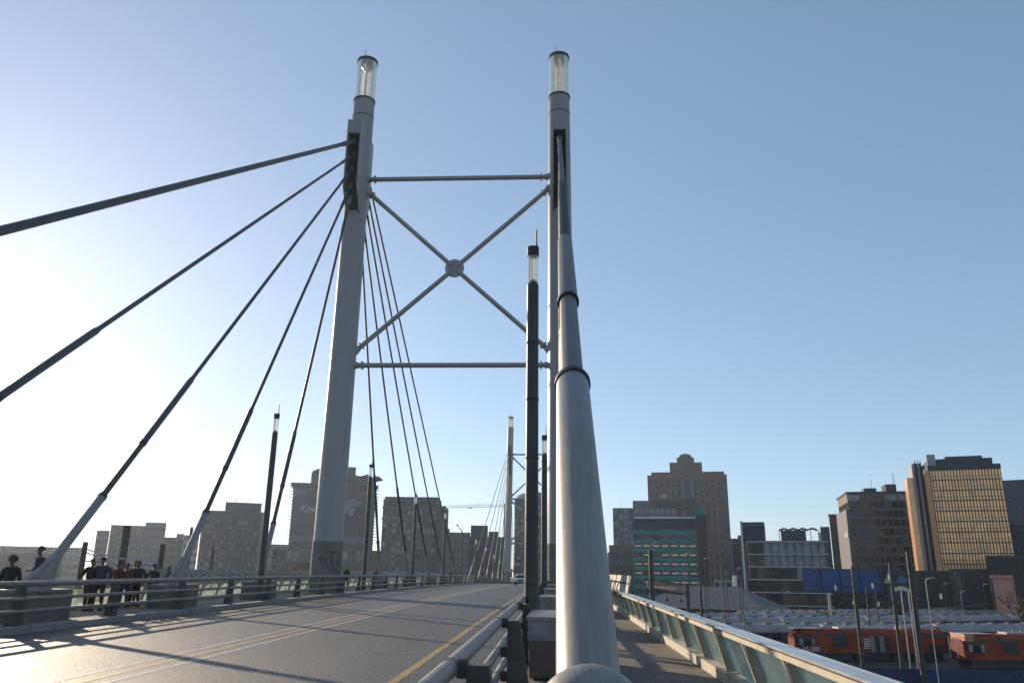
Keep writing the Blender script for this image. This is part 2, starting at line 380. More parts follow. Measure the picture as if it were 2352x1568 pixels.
for i in range(5):
    za = [28.9, 30.1, 31.6, 32.8, 34.0][i]
    stay(XL, -15.45, fwd[i], (56.3, za), ord_[i]+' main-span stay of the near left pylon, counted from its shaft towards the crane', scale=.95)
    stay(XR, .42, fwd[i], (56.3, za), ord_[i]+' main-span stay of the near right pylon, counted outwards from its shaft')
fb = [150.5, 168, 185.5, 203, 220.5, 238, 254]; fa = [43.5, 42.3, 41.1, 39.9, 38.7, 37.5, 36.3]
for i in range(7):
    for X, Xa, sd in ((XL, -15.15, 'left'), (XR, .1, 'right')):
        stay(X, Xa, (fb[i]+(.6 if i == 6 else 2.0), zd(fb[i])+3.2), (261.6, fa[i]), ord_[i]+' thin stay of the distant '+sd+' pylon, counted from the near end of its fan', simple=True, scale=.9)
fb2 = [281, 293, 305]
for i in range(3):
    for X, Xa, sd in ((XL, -15.15, 'left'), (XR, .1, 'right')):
        stay(X, Xa, (fb2[i], zd(fb2[i])+3.2), (264.4, 37+3*i), ord_[i]+' stay on the far side of the distant '+sd+' pylon', simple=True, scale=.9)

# anchor blocks under the stays
def block(X, Yb, h, label, detail=False):
    t = thing('anchor_block', (X, Yb, zd(Yb)), label, 'anchor block', 'concrete stay anchor blocks')
    z0 = zd(Yb); y0, y1 = Yb-1.35, Yb+1.35
    if detail:
        m = MB(); m.box(X-.62, X+.62, y0, y1, z0+.15, z0+h); m.build('housing', mat('housing_brown', (.13,.10,.08), rough=.8, var=.15), t, bevel=.02)
        m = MB(); m.box(X-.66, X+.66, y0-.04, y1+.04, z0+h+.001, z0+h+.05); m.box(X-.64, X+.64, y0-.012, y1+.012, z0+h-.3, z0+h-.0); m.build('metal_cover', M_galv, t)
        m = MB(); gx = X-.02
        for k in range(9):
            for sgn in (-1, 1):
                a = Vector((gx+k*.065, y0-.03, z0+.42)); b = a+Vector((sgn*.12, 0, .22))
                if gx-.02 < b.x < gx+.6: m.tube([a, b], .006, 5)
        m.box(gx-.03, gx+.6, y0-.035, y0-.002, z0+.645, z0+.66); m.box(gx-.03, gx+.6, y0-.035, y0-.002, z0+.40, z0+.415)
        m.build('vent_grille', M_dark, t)
        m = MB(); m.box(gx-.028, gx+.598, y0-.0015, y0+.01, z0+.416, z0+.644); m.build('vent_opening', M_black, t)
    else:
        m = MB(); n = 8; prof = []
        # block with rounded ends in plan
        for k in range(n+1):
            a = -math.pi/2+math.pi*k/n; prof.append((X+.55*math.sin(a)*1.0, y1-.25+.25*math.cos(a)))
        for k in range(n+1):
            a = math.pi/2+math.pi*k/n; prof.append((X+.55*math.sin(a), y0+.25+.25*math.cos(a)))
        m.loft([[(p, q, z) for p, q in reversed(prof)] for z in (z0-.1, z0+h)]); m.build('block', M_concd, t, bevel=.03)
        m = MB(); m.box(X-.5, X+.5, y0+.2, y1-.2, z0+h+.001, z0+h+.05); m.build('metal_cover', M_galv, t)
    return t
bb = [Yc-(zc-(zd(Yc)+1.12))/((an_b[i]-zc)/(53.2-Yc)) for i, (Yc, zc) in enumerate(ys_b)]
for i, y in enumerate(bb):
    block(XL, y, .98, 'dark concrete anchor block under the '+ord_[i]+' left back stay, counted from the camera')
    block(.2, y if i else y+.6, 1.0 if i else .55, ('grey box housing with grille under the ' if i == 1 else 'grey box housing under the ')+ord_[i]+' right back stay, counted from the camera', True)
for i in range(5):
    Yc, zc = fwd[i]; y = Yc+3.0/((([28.9,30.1,31.6,32.8,34.0][i])-zc)/(Yc-56.3))
    block(XL, y, .98, 'dark concrete anchor block under the '+ord_[i]+' left main-span stay')
    block(XR, y, .98, 'dark concrete anchor block under the '+ord_[i]+' right main-span stay')

# ------------------------------------------------------------------ lighting columns
def column(X, Y, zt, label, zb=None, r=.15):
    zb = zd(Y)+.14 if zb is None else zb
    t = thing('lighting_column', (X, Y, zb), label, 'lighting column', 'glass-topped lighting columns')
    m = MB(); m.tube([(X, Y, zb), (X, Y, zt-1.05)], [r*1.08, r], 20)
    m.tube([(X, Y, zt-1.05), (X, Y, zt-.9)], [r, r*.35], 20)
    m.build('pole', M_col, t)
    m = MB(); z = zb+1.3
    while z < zt-1.3: m.tube([(X, Y, z), (X, Y, z+.035)], r*1.14, 20); z += 1.45
    m.build('band', M_black, t)
    m = MB(); m.tube([(X, Y, zt-1.0), (X, Y, zt-.25)], r*.93, 16, caps=False); m.build('glass_tube', M_lampg, t)
    m = MB()
    for a in (.3, 2.4, 4.5): m.tube([(X+r*.75*math.cos(a), Y+r*.75*math.sin(a), zt-1.04), (X+r*.75*math.cos(a), Y+r*.75*math.sin(a), zt-.22)], .012, 6)
    m.build('glass_holder', M_galv, t)
    m = MB(); m.tube([(X, Y, zt-.25), (X, Y, zt)], r*1.05, 20); m.build('cap', M_black, t)
    m = MB(); m.tube([(X+.09, Y, zt), (X+.09, Y, zt+.12)], .035, 8); m.tube([(X+.09, Y, zt+.12), (X+.09, Y, zt+.5)], .022, 8); m.build('finial', mat('finial_tan', (.42,.3,.16), rough=.5), t)
    return t
column(-.56, 19.0, 10.05, 'tall dark lighting column in front of the near right pylon, the closest one')
column(-.57, 41.3, 8.95, 'lighting column seen between the tall foreground column and the right pylon')
for Y, zt, lb in ((41.1, 10.05, 'lighting column standing left of the near left pylon beside the steep stay'), (63.7, 10.4, 'lighting column just right of the near left pylon, before the billboard tower'),
                  (85.4, 10.1, 'lighting column in front of the mansard-roofed apartment block, middle of its facade'), (109, 10.2, 'lighting column at the right edge of the mansard-roofed apartment block'),
                  (153, 8.5, 'short distant lighting column left of the thin stays'), (175, 7.9, 'distant lighting column behind the first thin stay'), (198, 6.95, 'distant lighting column behind the third thin stay'), (219, 6.0, 'most distant lighting column, just left of the far pylon')):
    column(-15.05, Y, zt, lb, r=.15 if Y < 130 else .17)

# ------------------------------------------------------------------ guard rails
def guardrail(Xr, side, label):
    t = thing('guard_rail', (Xr, 0, 0), label, 'guard rail', 'tubular guard rails')
    ys = [-11.9-(1.25 if side > 0 else 0)+4.75*i for i in range(0, 66)]; dh = -.12 if side > 0 else 0
    for h, r in ((1.24+dh, .064 if side > 0 else .075), (.86+dh*.7, .052), (.54+dh*.4, .052)):
        m = MB(); xx = Xr
        m.tube([(xx, y, zd(y)+h) for y in ys], r, 16)
        if side > 0:
            for y in ys[:12]: m.tube([(xx, y-.06, zd(y)+h), (xx, y-.045, zd(y)+h)], r*1.07, 16); m.tube([(xx, y+.045, zd(y)+h), (xx, y+.06, zd(y)+h)], r*1.07, 16)
        m.build('rail', M_railp, t)
    base = None
    for y in ys:
        z = zd(y)
        if base is None:
            m = MB(); s = side
            xa, xb = Xr+s*.13, Xr+s*.28; xc = Xr+s*.44
            a, b = sorted((xa, xb)); a2, b2 = sorted((xa-.0*s, xc))
            m.hexa([(a2,y-.16,z+.13),(b2,y-.16,z+.13),(b2,y+.16,z+.13),(a2,y+.16,z+.13),(a,y-.09,z+1.27+dh),(b,y-.09,z+1.27+dh),(b,y+.09,z+1.27+dh),(a,y+.09,z+1.27+dh)])
            base = m.build('post', M_dark, t)
            br = []
            for h, r in ((1.24+dh, .064 if side > 0 else .075), (.86+dh*.7, .052), (.54+dh*.4, .052)):
                m = MB(); x0, x1 = sorted((Xr+s*(r*.9), xa-.001*s)); P8 = [(x0,y-.05),(x1,y-.05),(x1,y+.05),(x0,y+.05),(x0,y-.036),(x1,y-.036),(x1,y+.036),(x0,y+.036)]
                m.box(x0, x1, y-.05, y-.035, z+h-.06, z+h+.06); m.box(x0, x1, y+.035, y+.05, z+h-.06, z+h+.06); m.box(x0, x1, y-.0351, y+.0351, z+h-.058, z+h-.045)
                br.append(m.build('bracket', M_dark, base))
            y00, z00 = y, z
        else:
            c = base.copy(); C.objects.link(c); c.parent = t; c.location = (0, y-y00, z-z00)
            if y < 62:
                for b_ in br: c2 = b_.copy(); C.objects.link(c2); c2.parent = c
    return t
guardrail(-.74, 1, 'three-tube grey guard rail along the right kerb of the road')
guardrail(-14.12, -1, 'three-tube grey guard rail along the left kerb, in front of the people')

# ------------------------------------------------------------------ glass parapets
def parapet(side, label, n=98):
    s = side; X = lambda a: (a-.15 if s > 0 else -14.86-a); K = .92   # mirrored about the bridge centre line x=-7.43
    t = thing('glass_parapet', (X(2.8), 0, 0), label, 'glass parapet', 'glass footway parapets')
    ys = [1.5+1.93*i-1.93*3 for i in range(n)]
    m = MB(); m.loft([[(X(2.72), y, zd(y)+.14), (X(2.98), y, zd(y)+.14), (X(2.98), y, zd(y)+.3), (X(2.72), y, zd(y)+.3)] for y in ys]); m.build('kerb_beam', M_cream, t)
    m = MB(); m.loft([[(X(2.50), y, zd(y)+0.985), (X(2.80), y, zd(y)+0.955), (X(2.80), y, zd(y)+0.975), (X(2.50), y, zd(y)+1.005)] for y in ys])
    m.loft([[(X(2.815), y, zd(y)+0.945), (X(2.85), y, zd(y)+0.945), (X(2.85), y, zd(y)+0.975), (X(2.815), y, zd(y)+0.975)] for y in ys])
    m.build('handrail', M_hand, t)
    m = MB(); m.loft([[(X(2.57), y, zd(y)+0.885), (X(2.63), y, zd(y)+0.885), (X(2.63), y, zd(y)+0.945), (X(2.57), y, zd(y)+0.945)] for y in ys]); m.build('lower_rail', M_cream, t)
    pb = gb = None
    for i, y in enumerate(ys):
        z = zd(y)
        if pb is None:
            m = MB(); P = [(X(2.78),z+.31),(X(2.95),z+.31),(X(2.80),z+0.955),(X(2.60),z+0.955)]
            m.loft([[(a, yy, b) for a, b in P] for yy in (y-.008, y+.008)])
            m.hexa([(X(2.765),y-.03,z+.31),(X(2.779),y-.03,z+.31),(X(2.779),y+.03,z+.31),(X(2.765),y+.03,z+.31),(X(2.585),y-.03,z+0.88),(X(2.599),y-.03,z+0.88),(X(2.599),y+.03,z+0.88),(X(2.585),y+.03,z+0.88)])
            pb = m.build('post', M_cream, t)
            m = MB(); a, b = y+.03, y+1.9
            m.hexa([(X(2.86),a,z+.33),(X(2.872),a,z+.33),(X(2.872),b,z+.35),(X(2.86),b,z+.35),(X(2.70),a,z+0.905),(X(2.712),a,z+0.905),(X(2.712),b,z+0.925),(X(2.70),b,z+0.925)])
            gb = m.build('glass_panel', M_glassp, t); y00, z00 = y, z
        else:
            for src in (pb, gb):
                c = src.copy(); C.objects.link(c); c.parent = t; c.location = (0, y-y00, z-z00)
    # solid upper screens beyond the back-stay zone, with bent hooks
    m = MB(); sp = [y for y in ys if y > 29]
    for y in sp:
        z = zd(y); m.hexa([(X(2.83),y+.03,z+0.985),(X(2.86),y+.03,z+0.985),(X(2.86),y+1.9,z+1.005),(X(2.83),y+1.9,z+1.005),(X(2.93),y+.03,z+1.585),(X(2.96),y+.03,z+1.585),(X(2.96),y+1.9,z+1.605),(X(2.93),y+1.9,z+1.605)])
        if y < 75:
            pts = [(X(2.86-.0), y, z+1.285)]+[(X(2.62+.22*math.cos(a)), y, z+1.13+.24*math.sin(a)) for a in [math.pi*(.5-k*.16) if False else math.pi*(.45+.16*k) for k in range(6)]]+[(X(2.62), y, z+.75)]
            hk = MB(); hk.tube(pts, .02, 8); hk.build('screen_hook', M_dark, t)
    m.build('upper_screen', M_beige, t)
    return t
parapet(1, 'leaning glass parapet of the right footway, above the rail yard')
parapet(-1, 'leaning glass parapet of the left footway, lit from behind, beyond the people')

# ------------------------------------------------------------------ ground, rail yard
ZG = -8.3
M_ground = mat('yard_ballast', (.06,.052,.047), rough=.95, var=.3, scale=.12, bump=.5, bscale=6, col2=(.03,.027,.025))
M_street = mat('street', (.07,.07,.07), rough=.9, var=.2, scale=.05)
m = MB(); m.add([(-4000,-400,ZG),(4000,-400,ZG),(4000,6000,ZG),(-4000,6000,ZG)], [(0,1,2,3)]); struct('ground', m, M_ground)

def up(v): return Vector((-v.y, v.x, 0))
def frame2(a, b):
    u = (b-a); u.z = 0; L = u.length; u.normalize(); return u, up(u), L

# ------------------------------------------------------------------ buildings
G_dark = mat('window_dark', (.012,.015,.02), rough=.2, var=.5, scale=.4, spec=.35)
G_blue = mat('window_blue', (.035,.05,.075), rough=.2, var=.4, scale=.3, spec=.4)
G_pale = mat('window_blind', (.27,.28,.29), rough=.35, var=.25, scale=.5)
G_warm = mat('window_curtain', (.13,.09,.06), rough=.4, var=.4, scale=.8)
G_gold = mat('gold_glass', (.95,.53,.25), rough=.3, metal=.8, var=.14, scale=.35)
G_gold2 = mat('gold_glass_pale', (.86,.50,.29), rough=.32, metal=.75, var=.14, scale=.5)
G_grn = mat('window_green', (.015,.055,.05), rough=.2, var=.4, scale=.3)
G_lit = mat('window_lamps', (.62,.50,.42), rough=.4, var=.3, scale=3, emit=((1,.8,.65), .12))

def building(name, label, px0, px1, pytop, dist, depth, floors, bays, wallm, glass, dist1=None, cat='building', zb=ZG,
             pier=.35, span=.35, recess=.4, sides='R', par=.6, group=None, cap=60, roofm=None, gfn=None, frac=(0.0, 1.0), base_floors=0, pybase=1318, winname='window', pdist=None):
    """box building whose near face runs between two bearings; windows sit recessed between real piers and spandrels"""
    d1 = dist1 or dist
    A = at(px0, pybase, D=dist); B = at(px1, pybase, D=d1); A.z = B.z = zb
    u, v, W = frame2(A, B)
    H = at((px0+px1)/2, pytop, D=(dist+d1)/2).z - zb
    t = thing(name, A, label, cat, group)
    wall = MB(); O = A
    wall.obox(O, u, v, recess, W-recess, recess, depth-.1, 0, H-.02)          # core
    wins = []
    faces = [(O, u, v, W)]
    if 'L' in sides: faces.append((O+v*depth, -v, u, depth))
    if 'R' in sides: faces.append((O+u*W, v, -u, depth))
    z0 = H*frac[0]+base_floors*0; z1 = H*frac[1]-par
    rr = random.Random(hash(label) % 1000 if False else len(label)*7+int(px0))
    for fi, (o, a, n, w_) in enumerate(faces):
        nb = bays if fi == 0 else max(1, int(round(bays*w_/W)))
        # piers and spandrels
        wall.obox(o, a, n, (.0 if fi == 0 else recess), w_, 0, recess-.001, z1, H)
        if z0 > .1: wall.obox(o, a, n, (.0 if fi == 0 else recess), w_, 0, recess-.001, 0, z0)
        bw = w_/nb; fh = (z1-z0)/floors
        for i in range(nb+1):
            c = i*bw; hw = bw*pier/2
            x0 = max(c-hw, 0 if fi == 0 else recess); x1 = min(c+hw, w_)
            if x1 > x0+.01: wall.obox(o, a, n, x0, x1, 0, recess-.001, z0, z1)
        for j in range(floors):
            za = z0+j*fh; zs = za+fh*span
            if span > 0:
                for i in range(nb): wall.obox(o, a, n, i*bw+bw*pier/2, (i+1)*bw-bw*pier/2, .06, recess-.002, za, zs)
            if glass:
                for i in range(nb): wins.append((fi, j, i, o, a, n, i*bw+bw*pier/2+.02, (i+1)*bw-bw*pier/2-.02, zs+.02, za+fh-.02))
    wo_ = wall.build('wall', wallm, t)
    if glass:
        # the windows nearest the top of the visible face as parts of their own, the rest as one
        wins.sort(key=lambda w_: (w_[0], -w_[1]))
        cap_ = 100 if len(wins) > cap else cap
        pick = lambda j, i: (gfn(j, i, rr) if gfn else rr.choice(glass))
        for (fi, j, i, o, a, n, x0, x1, za, zb2) in wins[:cap_]:
            m = MB(); m.obox(o, a, n, x0, x1, recess-.14, recess-.05, za, zb2); m.build(winname, pick(j, i), t)
        rest = wins[cap_:]
        if rest:
            m = MB(); mi = []; ms_ = []
            for (fi, j, i, o, a, n, x0, x1, za, zb2) in rest:
                m.obox(o, a, n, x0, x1, recess-.14, recess-.05, za, zb2); g_ = pick(j, i)
                if g_ not in ms_: ms_.append(g_)
                mi += [ms_.index(g_)]*6
            ob = tag(m.build(winname, None, t), kind='stuff')
            for g_ in ms_: ob.data.materials.append(g_)
            ob.data.polygons.foreach_set('material_index', mi)
    m = MB(); m.obox(O, u, v, .3, W-.3, .3, depth-.3, H-.3, H-.15+.16); m.build('roof', roofm or M_concd, t)
    t['_h'] = H
    return t, O, u, v, W, H, depth
def rooftop(B, fx0, fx1, fy0, fy1, h, mt, name='roof_box', z=None, parent=None):
    t, O, u, v, W, H, dp = B; m = MB(); z = H if z is None else z
    m.obox(O, u, v, W*fx0, W*fx1, dp*fy0, dp*fy1, z+.012, z+h); return m.build(name, mt, t)
def antennas(B, n, h, seed=1):
    t, O, u, v, W, H, dp = B; r = random.Random(seed)
    for k in range(n):
        p = O+u*(W*r.uniform(.1, .9))+v*(dp*r.uniform(.1, .5)); m = MB(); z = ZG+H
        m.tube([(p.x, p.y, z), (p.x, p.y, z+h*r.uniform(.6, 1.2))], .07, 5); m.build('antenna', M_dark, t)

W_brick = mat('wall_salmon_brick', (.19,.115,.085), rough=.9, var=.12, scale=.8)
W_brickd = mat('wall_brown', (.085,.062,.056), rough=.9, var=.15, scale=.8)
W_grey = mat('wall_grey', (.15,.155,.17), rough=.9, var=.12, scale=.5)
W_greyd = mat('wall_dark_grey', (.06,.064,.077), rough=.85, var=.15, scale=.5)
W_pale = mat('wall_pale', (.36,.35,.34), rough=.85, var=.1, scale=.4)
W_teal = mat('wall_teal', (.008,.21,.17), rough=.5, var=.12, scale=.5)
W_navy = mat('wall_navy', (.02,.03,.045), rough=.5, var=.2, scale=.5)
W_sand = mat('wall_sandstone', (.165,.12,.09), rough=.9, var=.12, scale=.5)
W_gold = mat('gold_frame', (.12,.08,.045), rough=.5, metal=.3, var=.1)

# --- right of the big pipe -----------------------------------------------
B = building('apartment_tower', 'massive salmon-brick tower with stepped crown and arched top', 1495, 1684, 1090, 520, 45, 11, 14, W_brick, [G_dark, G_dark, G_dark], pier=.6, span=.32, cap=100, sides='LR', par=4, recess=.6, cat='tower block')
t, O, u, v, W, H, dp = B
def zpx(px, py, d): return at(px, py, D=d).z-ZG
h1, h2, h3 = zpx(1588, 1081, 520), zpx(1588, 1060, 520), zpx(1588, 1048, 520)
m = MB(); m.obox(O, u, v, W*.29, W*.70, 3, 30, H+.012, h2); m.obox(O, u, v, W*.05, W*.97, 1.2, 34, H+.012, h1-.5); m.build('crown', W_sand, t)
m = MB(); m.obox(O, u, v, W*.385, W*.605, 5, 24, h2+.01, h3)
pr = [(W*.41, h3+.01)]+[(W*(.495-.085*math.cos(math.pi*k/10)), h3+.01+2.6*math.sin(math.pi*k/10)) for k in range(11)]+[(W*.58, h3+.01)]
m.loft([[O+u*a+v*y+Vector((0,0,b)) for a, b in pr] for y in (5.2, 23)]); m.build('arched_lantern', W_sand, t)
m = MB(); m.obox(O, u, v, W*.455, W*.55, -.5, -.005, H*.42, H*.955)
m.build('glazed_bay', G_blue, t)
for fx in (.44, .555): 
    m = MB(); m.obox(O, u, v, W*fx, W*(fx+.012), -.8, -.005, H*.42, H*.96); m.build('bay_column', W_pale, t)
m = MB(); m.obox(O, u, v, W*.49, W*.505, 2.2, 2.98, h1+2, h2-4); m.build('crown_window', G_dark, t)
for fx, wd in ((.035, .035), (.93, .05)):
    m = MB(); m.obox(O, u, v, W*fx, W*(fx+wd), -.3, -.006, H*.05, H*.97); m.build('glazed_corner', G_blue, t)
antennas(B, 3, 5, 3)

B = building('office_block', 'pale grey gridded office block left of the salmon-brick tower', 1411, 1560, 1166, 430, 25, 14, 12, W_grey, [G_pale, G_pale, G_dark, G_blue], pier=.3, span=.4, cap=80, sides='L')
rooftop(B, .32, .62, .1, .7, 4.0, W_grey); antennas(B, 4, 4, 5)
t, O, u, v, W, H, dp = B
m = MB(); m.obox(O, u, v, W*.62, W*1.3, .3, 14, H+.012, H+4.2); m.build('plant_storey', W_brickd, t)
m = MB(); m.obox(O, u, v, W*.78, W*.86, .1, .29, H+5, H+7.5); m.build('satellite_box', W_pale, t)
B = building('lift_tower', 'narrow stair tower with stacked openings between the pale block and brick tower', 1578, 1607, 1142, 400, 9, 4, 1, W_sand, [G_dark], pier=.22, span=.3, frac=(.72, 1), cap=40)

B = building('office_block', 'teal-banded glass office block in front of the salmon-brick tower', 1456, 1604, 1192, 300, 24, 9, 7, W_teal, [G_grn, G_grn, G_dark], pier=.05, span=.42, cap=80, par=2.2, recess=.35)
t, O, u, v, W, H, dp = B
m = MB(); m.obox(O, u, v, .0, W-.0, -.06, -.002, H-3.4, H+.3); m.build('parapet_band', W_greyd, t)
m = MB()
for k in (0.0,):
    a0, a1 = O+u*(W*0)+v*0, O+u*W
m.loft([[O+u*a+v*y+Vector((0,0,z)) for y, z in ((-.5, H+.31), (6, H+1.3), (6, H+1.1), (-.5, H+.1))] for a in (W*.02, W*1.0)]); m.build('sloping_roof', mat('roof_teal_grey', (.12,.19,.19), rough=.5), t)
for j in range(2, 7):
    for i in range(7):
        if (j, i) in ((5, 2), (3, 1), (2, 0), (5, 0)): continue
        fh = (H-2.2)/9; z = j*fh+fh*.62; bw = W/7; m = MB()
        for k in range(6): m.obox(O, u, v, i*bw+bw*(.2+.12*k), i*bw+bw*(.27+.12*k), .12, .19, z, z+.55)
        m.build('ceiling_lamps', G_lit, t)
B = building('office_block', 'brown panelled tower with black crown attached right of the teal-banded block', 1606, 1629, 1184, 298, 12, 8, 1, W_brickd, None, pier=.08, span=.1, sides='R')
t, O, u, v, W, H, dp = B
m = MB(); m.obox(O, u, v, -.1, W+.1, -.1, dp, H-3.2, H+.2); m.build('black_crown', W_navy, t)
m = MB(); m.obox(O, u, v, -W*.1, W*.75, 1, 8, H+.21, H+3.4); m.build('teal_roof_box', W_teal, t)
for k in range(8):
    m = MB(); m.obox(O, u, v, -.06, W+.06, -.06, -.01, (H-4)*k/8, (H-4)*k/8+.18); m.build('panel_joint', W_greyd, t)

B = building('office_block', 'low grey concrete block with rows of small windows, just right of the huge pipe', 1397, 1455, 1268, 330, 20, 4, 7, W_grey, [G_dark, G_warm], pier=.35, span=.5, cap=40)
rooftop(B, 0.05, .95, .2, .9, 3.0, W_sand)
for k, (a, b, y, d) in enumerate(((1684, 1716, 1236, 430), (1700, 1722, 1229, 420))):
    building('office_block', ('dark distant block directly right of the salmon-brick tower', 'darker distant block touching the white-framed building')[k], a, b, y, d, 15, 8, 4, W_brickd, [G_dark], cap=20)

# white-framed glass building
B = building('office_block', 'glass office building with white horizontal fins and wavy roof canopies', 1722, 1905, 1241, 235, 18, 6, 10, W_greyd, [G_dark, G_pale], pier=.05, span=.06, cap=100, par=.3, recess=.5, gfn=lambda j, i, r: (G_pale if (j >= 4 and i > 1) or (j == 3 and i in (6, 8)) else (G_warm if r.random() < .25 else G_dark)))
t, O, u, v, W, H, dp = B
for j in range(7):
    z = (H-.3)*j/6; m = MB(); m.obox(O, u, v, -.3, W+.4, -.7, -.002, z-.12, z+.1); m.build('white_fin', mat('fin_white', (.6,.6,.6), rough=.5), t)
m = MB(); m.obox(O, u, v, -1.1, W*.23, .5, 11, H+.015, zpx(1740, 1198, 235)); m.build('black_stair_box', W_navy, t)
m = MB(); m.obox(O, u, v, -1.6, -1.12, -.8, 11, 0, zpx(1716, 1196, 235)); m.build('white_end_fin', mat('white_panel', (.72,.68,.62), rough=.6), t)
m = MB(); m.obox(O, u, v, -1.1, W*.24, .3, .49, zpx(1740, 1205, 235), zpx(1740, 1204, 235)); m.build('white_line', W_pale, t)
for k in range(4):
    x0 = W*(.42+.12*k); x1 = x0+W*.13; ze = H+3.0; pts = [(x0+(x1-x0)*i/8, ze+.5*math.sin(math.pi*i/8)) for i in range(9)]
    m = MB(); m.loft([[O+u*a+v*y+Vector((0,0,b)) for a, b in pts+[(a, b-.12) for a, b in reversed(pts)]] for y in (1, 8)]); m.build('wavy_canopy', W_navy, t)
for k in range(6):
    m = MB(); p = O+u*(W*(.42+.1*k))+v*1.5; m.tube([(p.x, p.y, ZG+H), (p.x, p.y, ZG+H+3)], .09, 6); m.build('canopy_post', M_dark, t)
m = MB(); m.obox(O, u, v, W*.44, W*.76, 2, 7, H+.02, H+2.9); m.build('roof_pavilion', G_blue, t)

# little sunlit gable, dark towers
B = building('office_block', 'small white sunlit gable block peeping beside the dark brown tower', 1888, 1912, 1222, 470, 14, 3, 2, mat('wall_white', (.75,.68,.6), rough=.8), [G_dark], cap=6, par=14)
B = building('office_block', 'dark brown windowless tower left of the broad dark glass block', 1915, 1955, 1180, 360, 26, 1, 1, W_brickd, None, pier=.02, span=.02)
t, O, u, v, W, H, dp = B
m = MB(); m.obox(O, u, v, -3.5, -.01, 1, 14, 0, H-5); m.build('side_wing', W_greyd, t)
B = building('office_block', 'broad dark glass office block with open top storey, left of the golden tower', 1965, 2113, 1131, 305, 26, 12, 10, mat('wall_smoke', (.13,.105,.085), rough=.6, var=.2), [G_dark, G_dark, G_warm, G_blue], dist1=308.5, pier=.12, span=.3, cap=100, recess=.5, sides='LR', par=3.0)
t, O, u, v, W, H, dp = B
for k in range(5):
    m = MB(); m.obox(O, u, v, W*(k/5+.01), W*((k+1)/5-.012), -.02, .2, H-2.6, H-.7); m.build('top_opening', [G_pale, G_warm, G_warm, G_pale, G_pale][k], t)
m = MB(); m.obox(O, u, v, -.4, W+.2, -.4, dp, H+.02, H+.5); m.build('roof_slab', W_navy, t)
m = MB(); m.obox(O, u, v, -.9, -.002, -.4, dp, 6, H-5.5); m.build('advert_banner', mat('banner_grey', (.11,.11,.13), rough=.6, var=.4, scale=.15, col2=(.10,.085,.10)), t)
m = MB(); m.obox(O, u, v, -1.1, -.905, 0, 8, H*.62, H*.67); m.build('banner_white_strip', W_pale, t)
rooftop(B, .66, .83, .1, .4, zpx(2072, 1107, 305)-H, W_brickd); antennas(B, 3, 8, 9)
m = MB(); m.obox(O, u, v, W*.30, W*.50, 2, 8, H+.52, H+1.9); m.build('roof_canopy', W_navy, t)

# golden tower
B = building('office_tower', 'tall office tower clad in golden reflective glass panels', 2166, 2338, 1067, 262, 20, 14, 23, W_gold, [G_gold, G_gold2, G_gold], dist1=265, pier=.3, span=.1, cap=50, recess=.3, sides='L', par=1.2, frac=(.0, 1), cat='office tower')
t, O, u, v, W, H, dp = B
for k in range(14): m = MB(); z = (H-1.2)*(k+.38)/14; m.obox(O, u, v, .1, W-.1, .08, .155, z, z+.12); m.build('transom', W_gold, t)
m = MB(); m.obox(O, u, v, -.15, W+.15, -.15, dp, H-1.1, H+.3); m.build('parapet_band', W_greyd, t)
m = MB(); m.obox(O, u, v, W*.02, W*.92, 1.2, dp, H+.31, zpx(2240, 1046, 260)); m.obox(O, u, v, W*.28, W*.80, 2.5, dp-5, zpx(2240, 1046, 260)+.01, zpx(2240, 1039, 260)); m.build('plant_storey', W_navy, t)
m = MB(); m.obox(O, u, v, -.02, W*.12, .4, 1.19, H+.32, H+3.6); m.build('white_roof_box', W_pale, t)
m = MB(); m.obox(O, u, v, -2.2, -.02, 14, dp, 0, zpx(2120, 1049, 262)); m.build('service_core', W_navy, t)
m = MB(); m.obox(O, u, v, -2.9, -2.21, 13, dp+2, 0, zpx(2110, 1052, 262)); m.obox(O, u, v, -1.3, -.75, 13.0, 13.99, 0, zpx(2120, 1050, 262)); m.build('concrete_fins', W_pale, t)
m = MB(); m.obox(O, u, v, -4.6, -2.91, 14, dp+2, 0, zpx(2110, 1084, 262)); m.build('rear_wing', G_gold2, t)
for k in range(3):
    m = MB(); p = O+u*(-1.6+.8*k)+v*16; m.tube([(p.x, p.y, ZG+zpx(2120, 1049, 262)), (p.x, p.y, ZG+zpx(2120, 1040, 262))], .12, 6); m.build('roof_mast', M_dark, t)
building('office_block', 'grey office block cut by the frame behind the golden tower', 2310, 2420, 1100, 450, 25, 14, 14, W_greyd, [G_dark, G_blue], pier=.4, span=.4, cap=20, par=9)
building('office_block', 'dark low block right of the golden tower at the frame edge', 2334, 2400, 1200, 320, 12, 4, 4, W_navy, [G_dark], cap=12)
building('parking_garage', 'dark low parking garage in front of the golden tower', 2268, 2430, 1275, 225, 18, 2, 12, W_greyd, [G_dark], pier=.12, span=.4, cap=24)
# low dark frontage along the yard
front = [(1905, 2035, 1306, 240, W_navy, 'long dark blue frontage behind the blue billboard', 2, 9), (2035, 2180, 1310, 232, W_navy, 'dark shop frontage with orange-lit doorways below the golden tower', 1, 10),
         (2182, 2272, 1306, 228, W_greyd, 'grey low shed with a dark loading door', 1, 3), (1690, 1725, 1322, 262, W_grey, 'small low grey building left of the white-framed building', 1, 3), (1640, 1692, 1332, 270, W_pale, 'open-fronted platform building behind the station shed', 1, 4)]
for a, b, y, d, wm, lb, fl, by in front:
    building('shop_building', lb, a, b, y, d, 10, fl, by, wm, [G_dark, G_warm, G_dark], pier=.3, span=.45, cap=20)
B = building('brick_house', 'salmon-pink flat-fronted building catching the sun at the right edge', 2272, 2326, 1320, 205, 10, 1, 1, mat('wall_salmon', (.62,.30,.22), rough=.9), None, pier=.02, span=.02, cat='house')
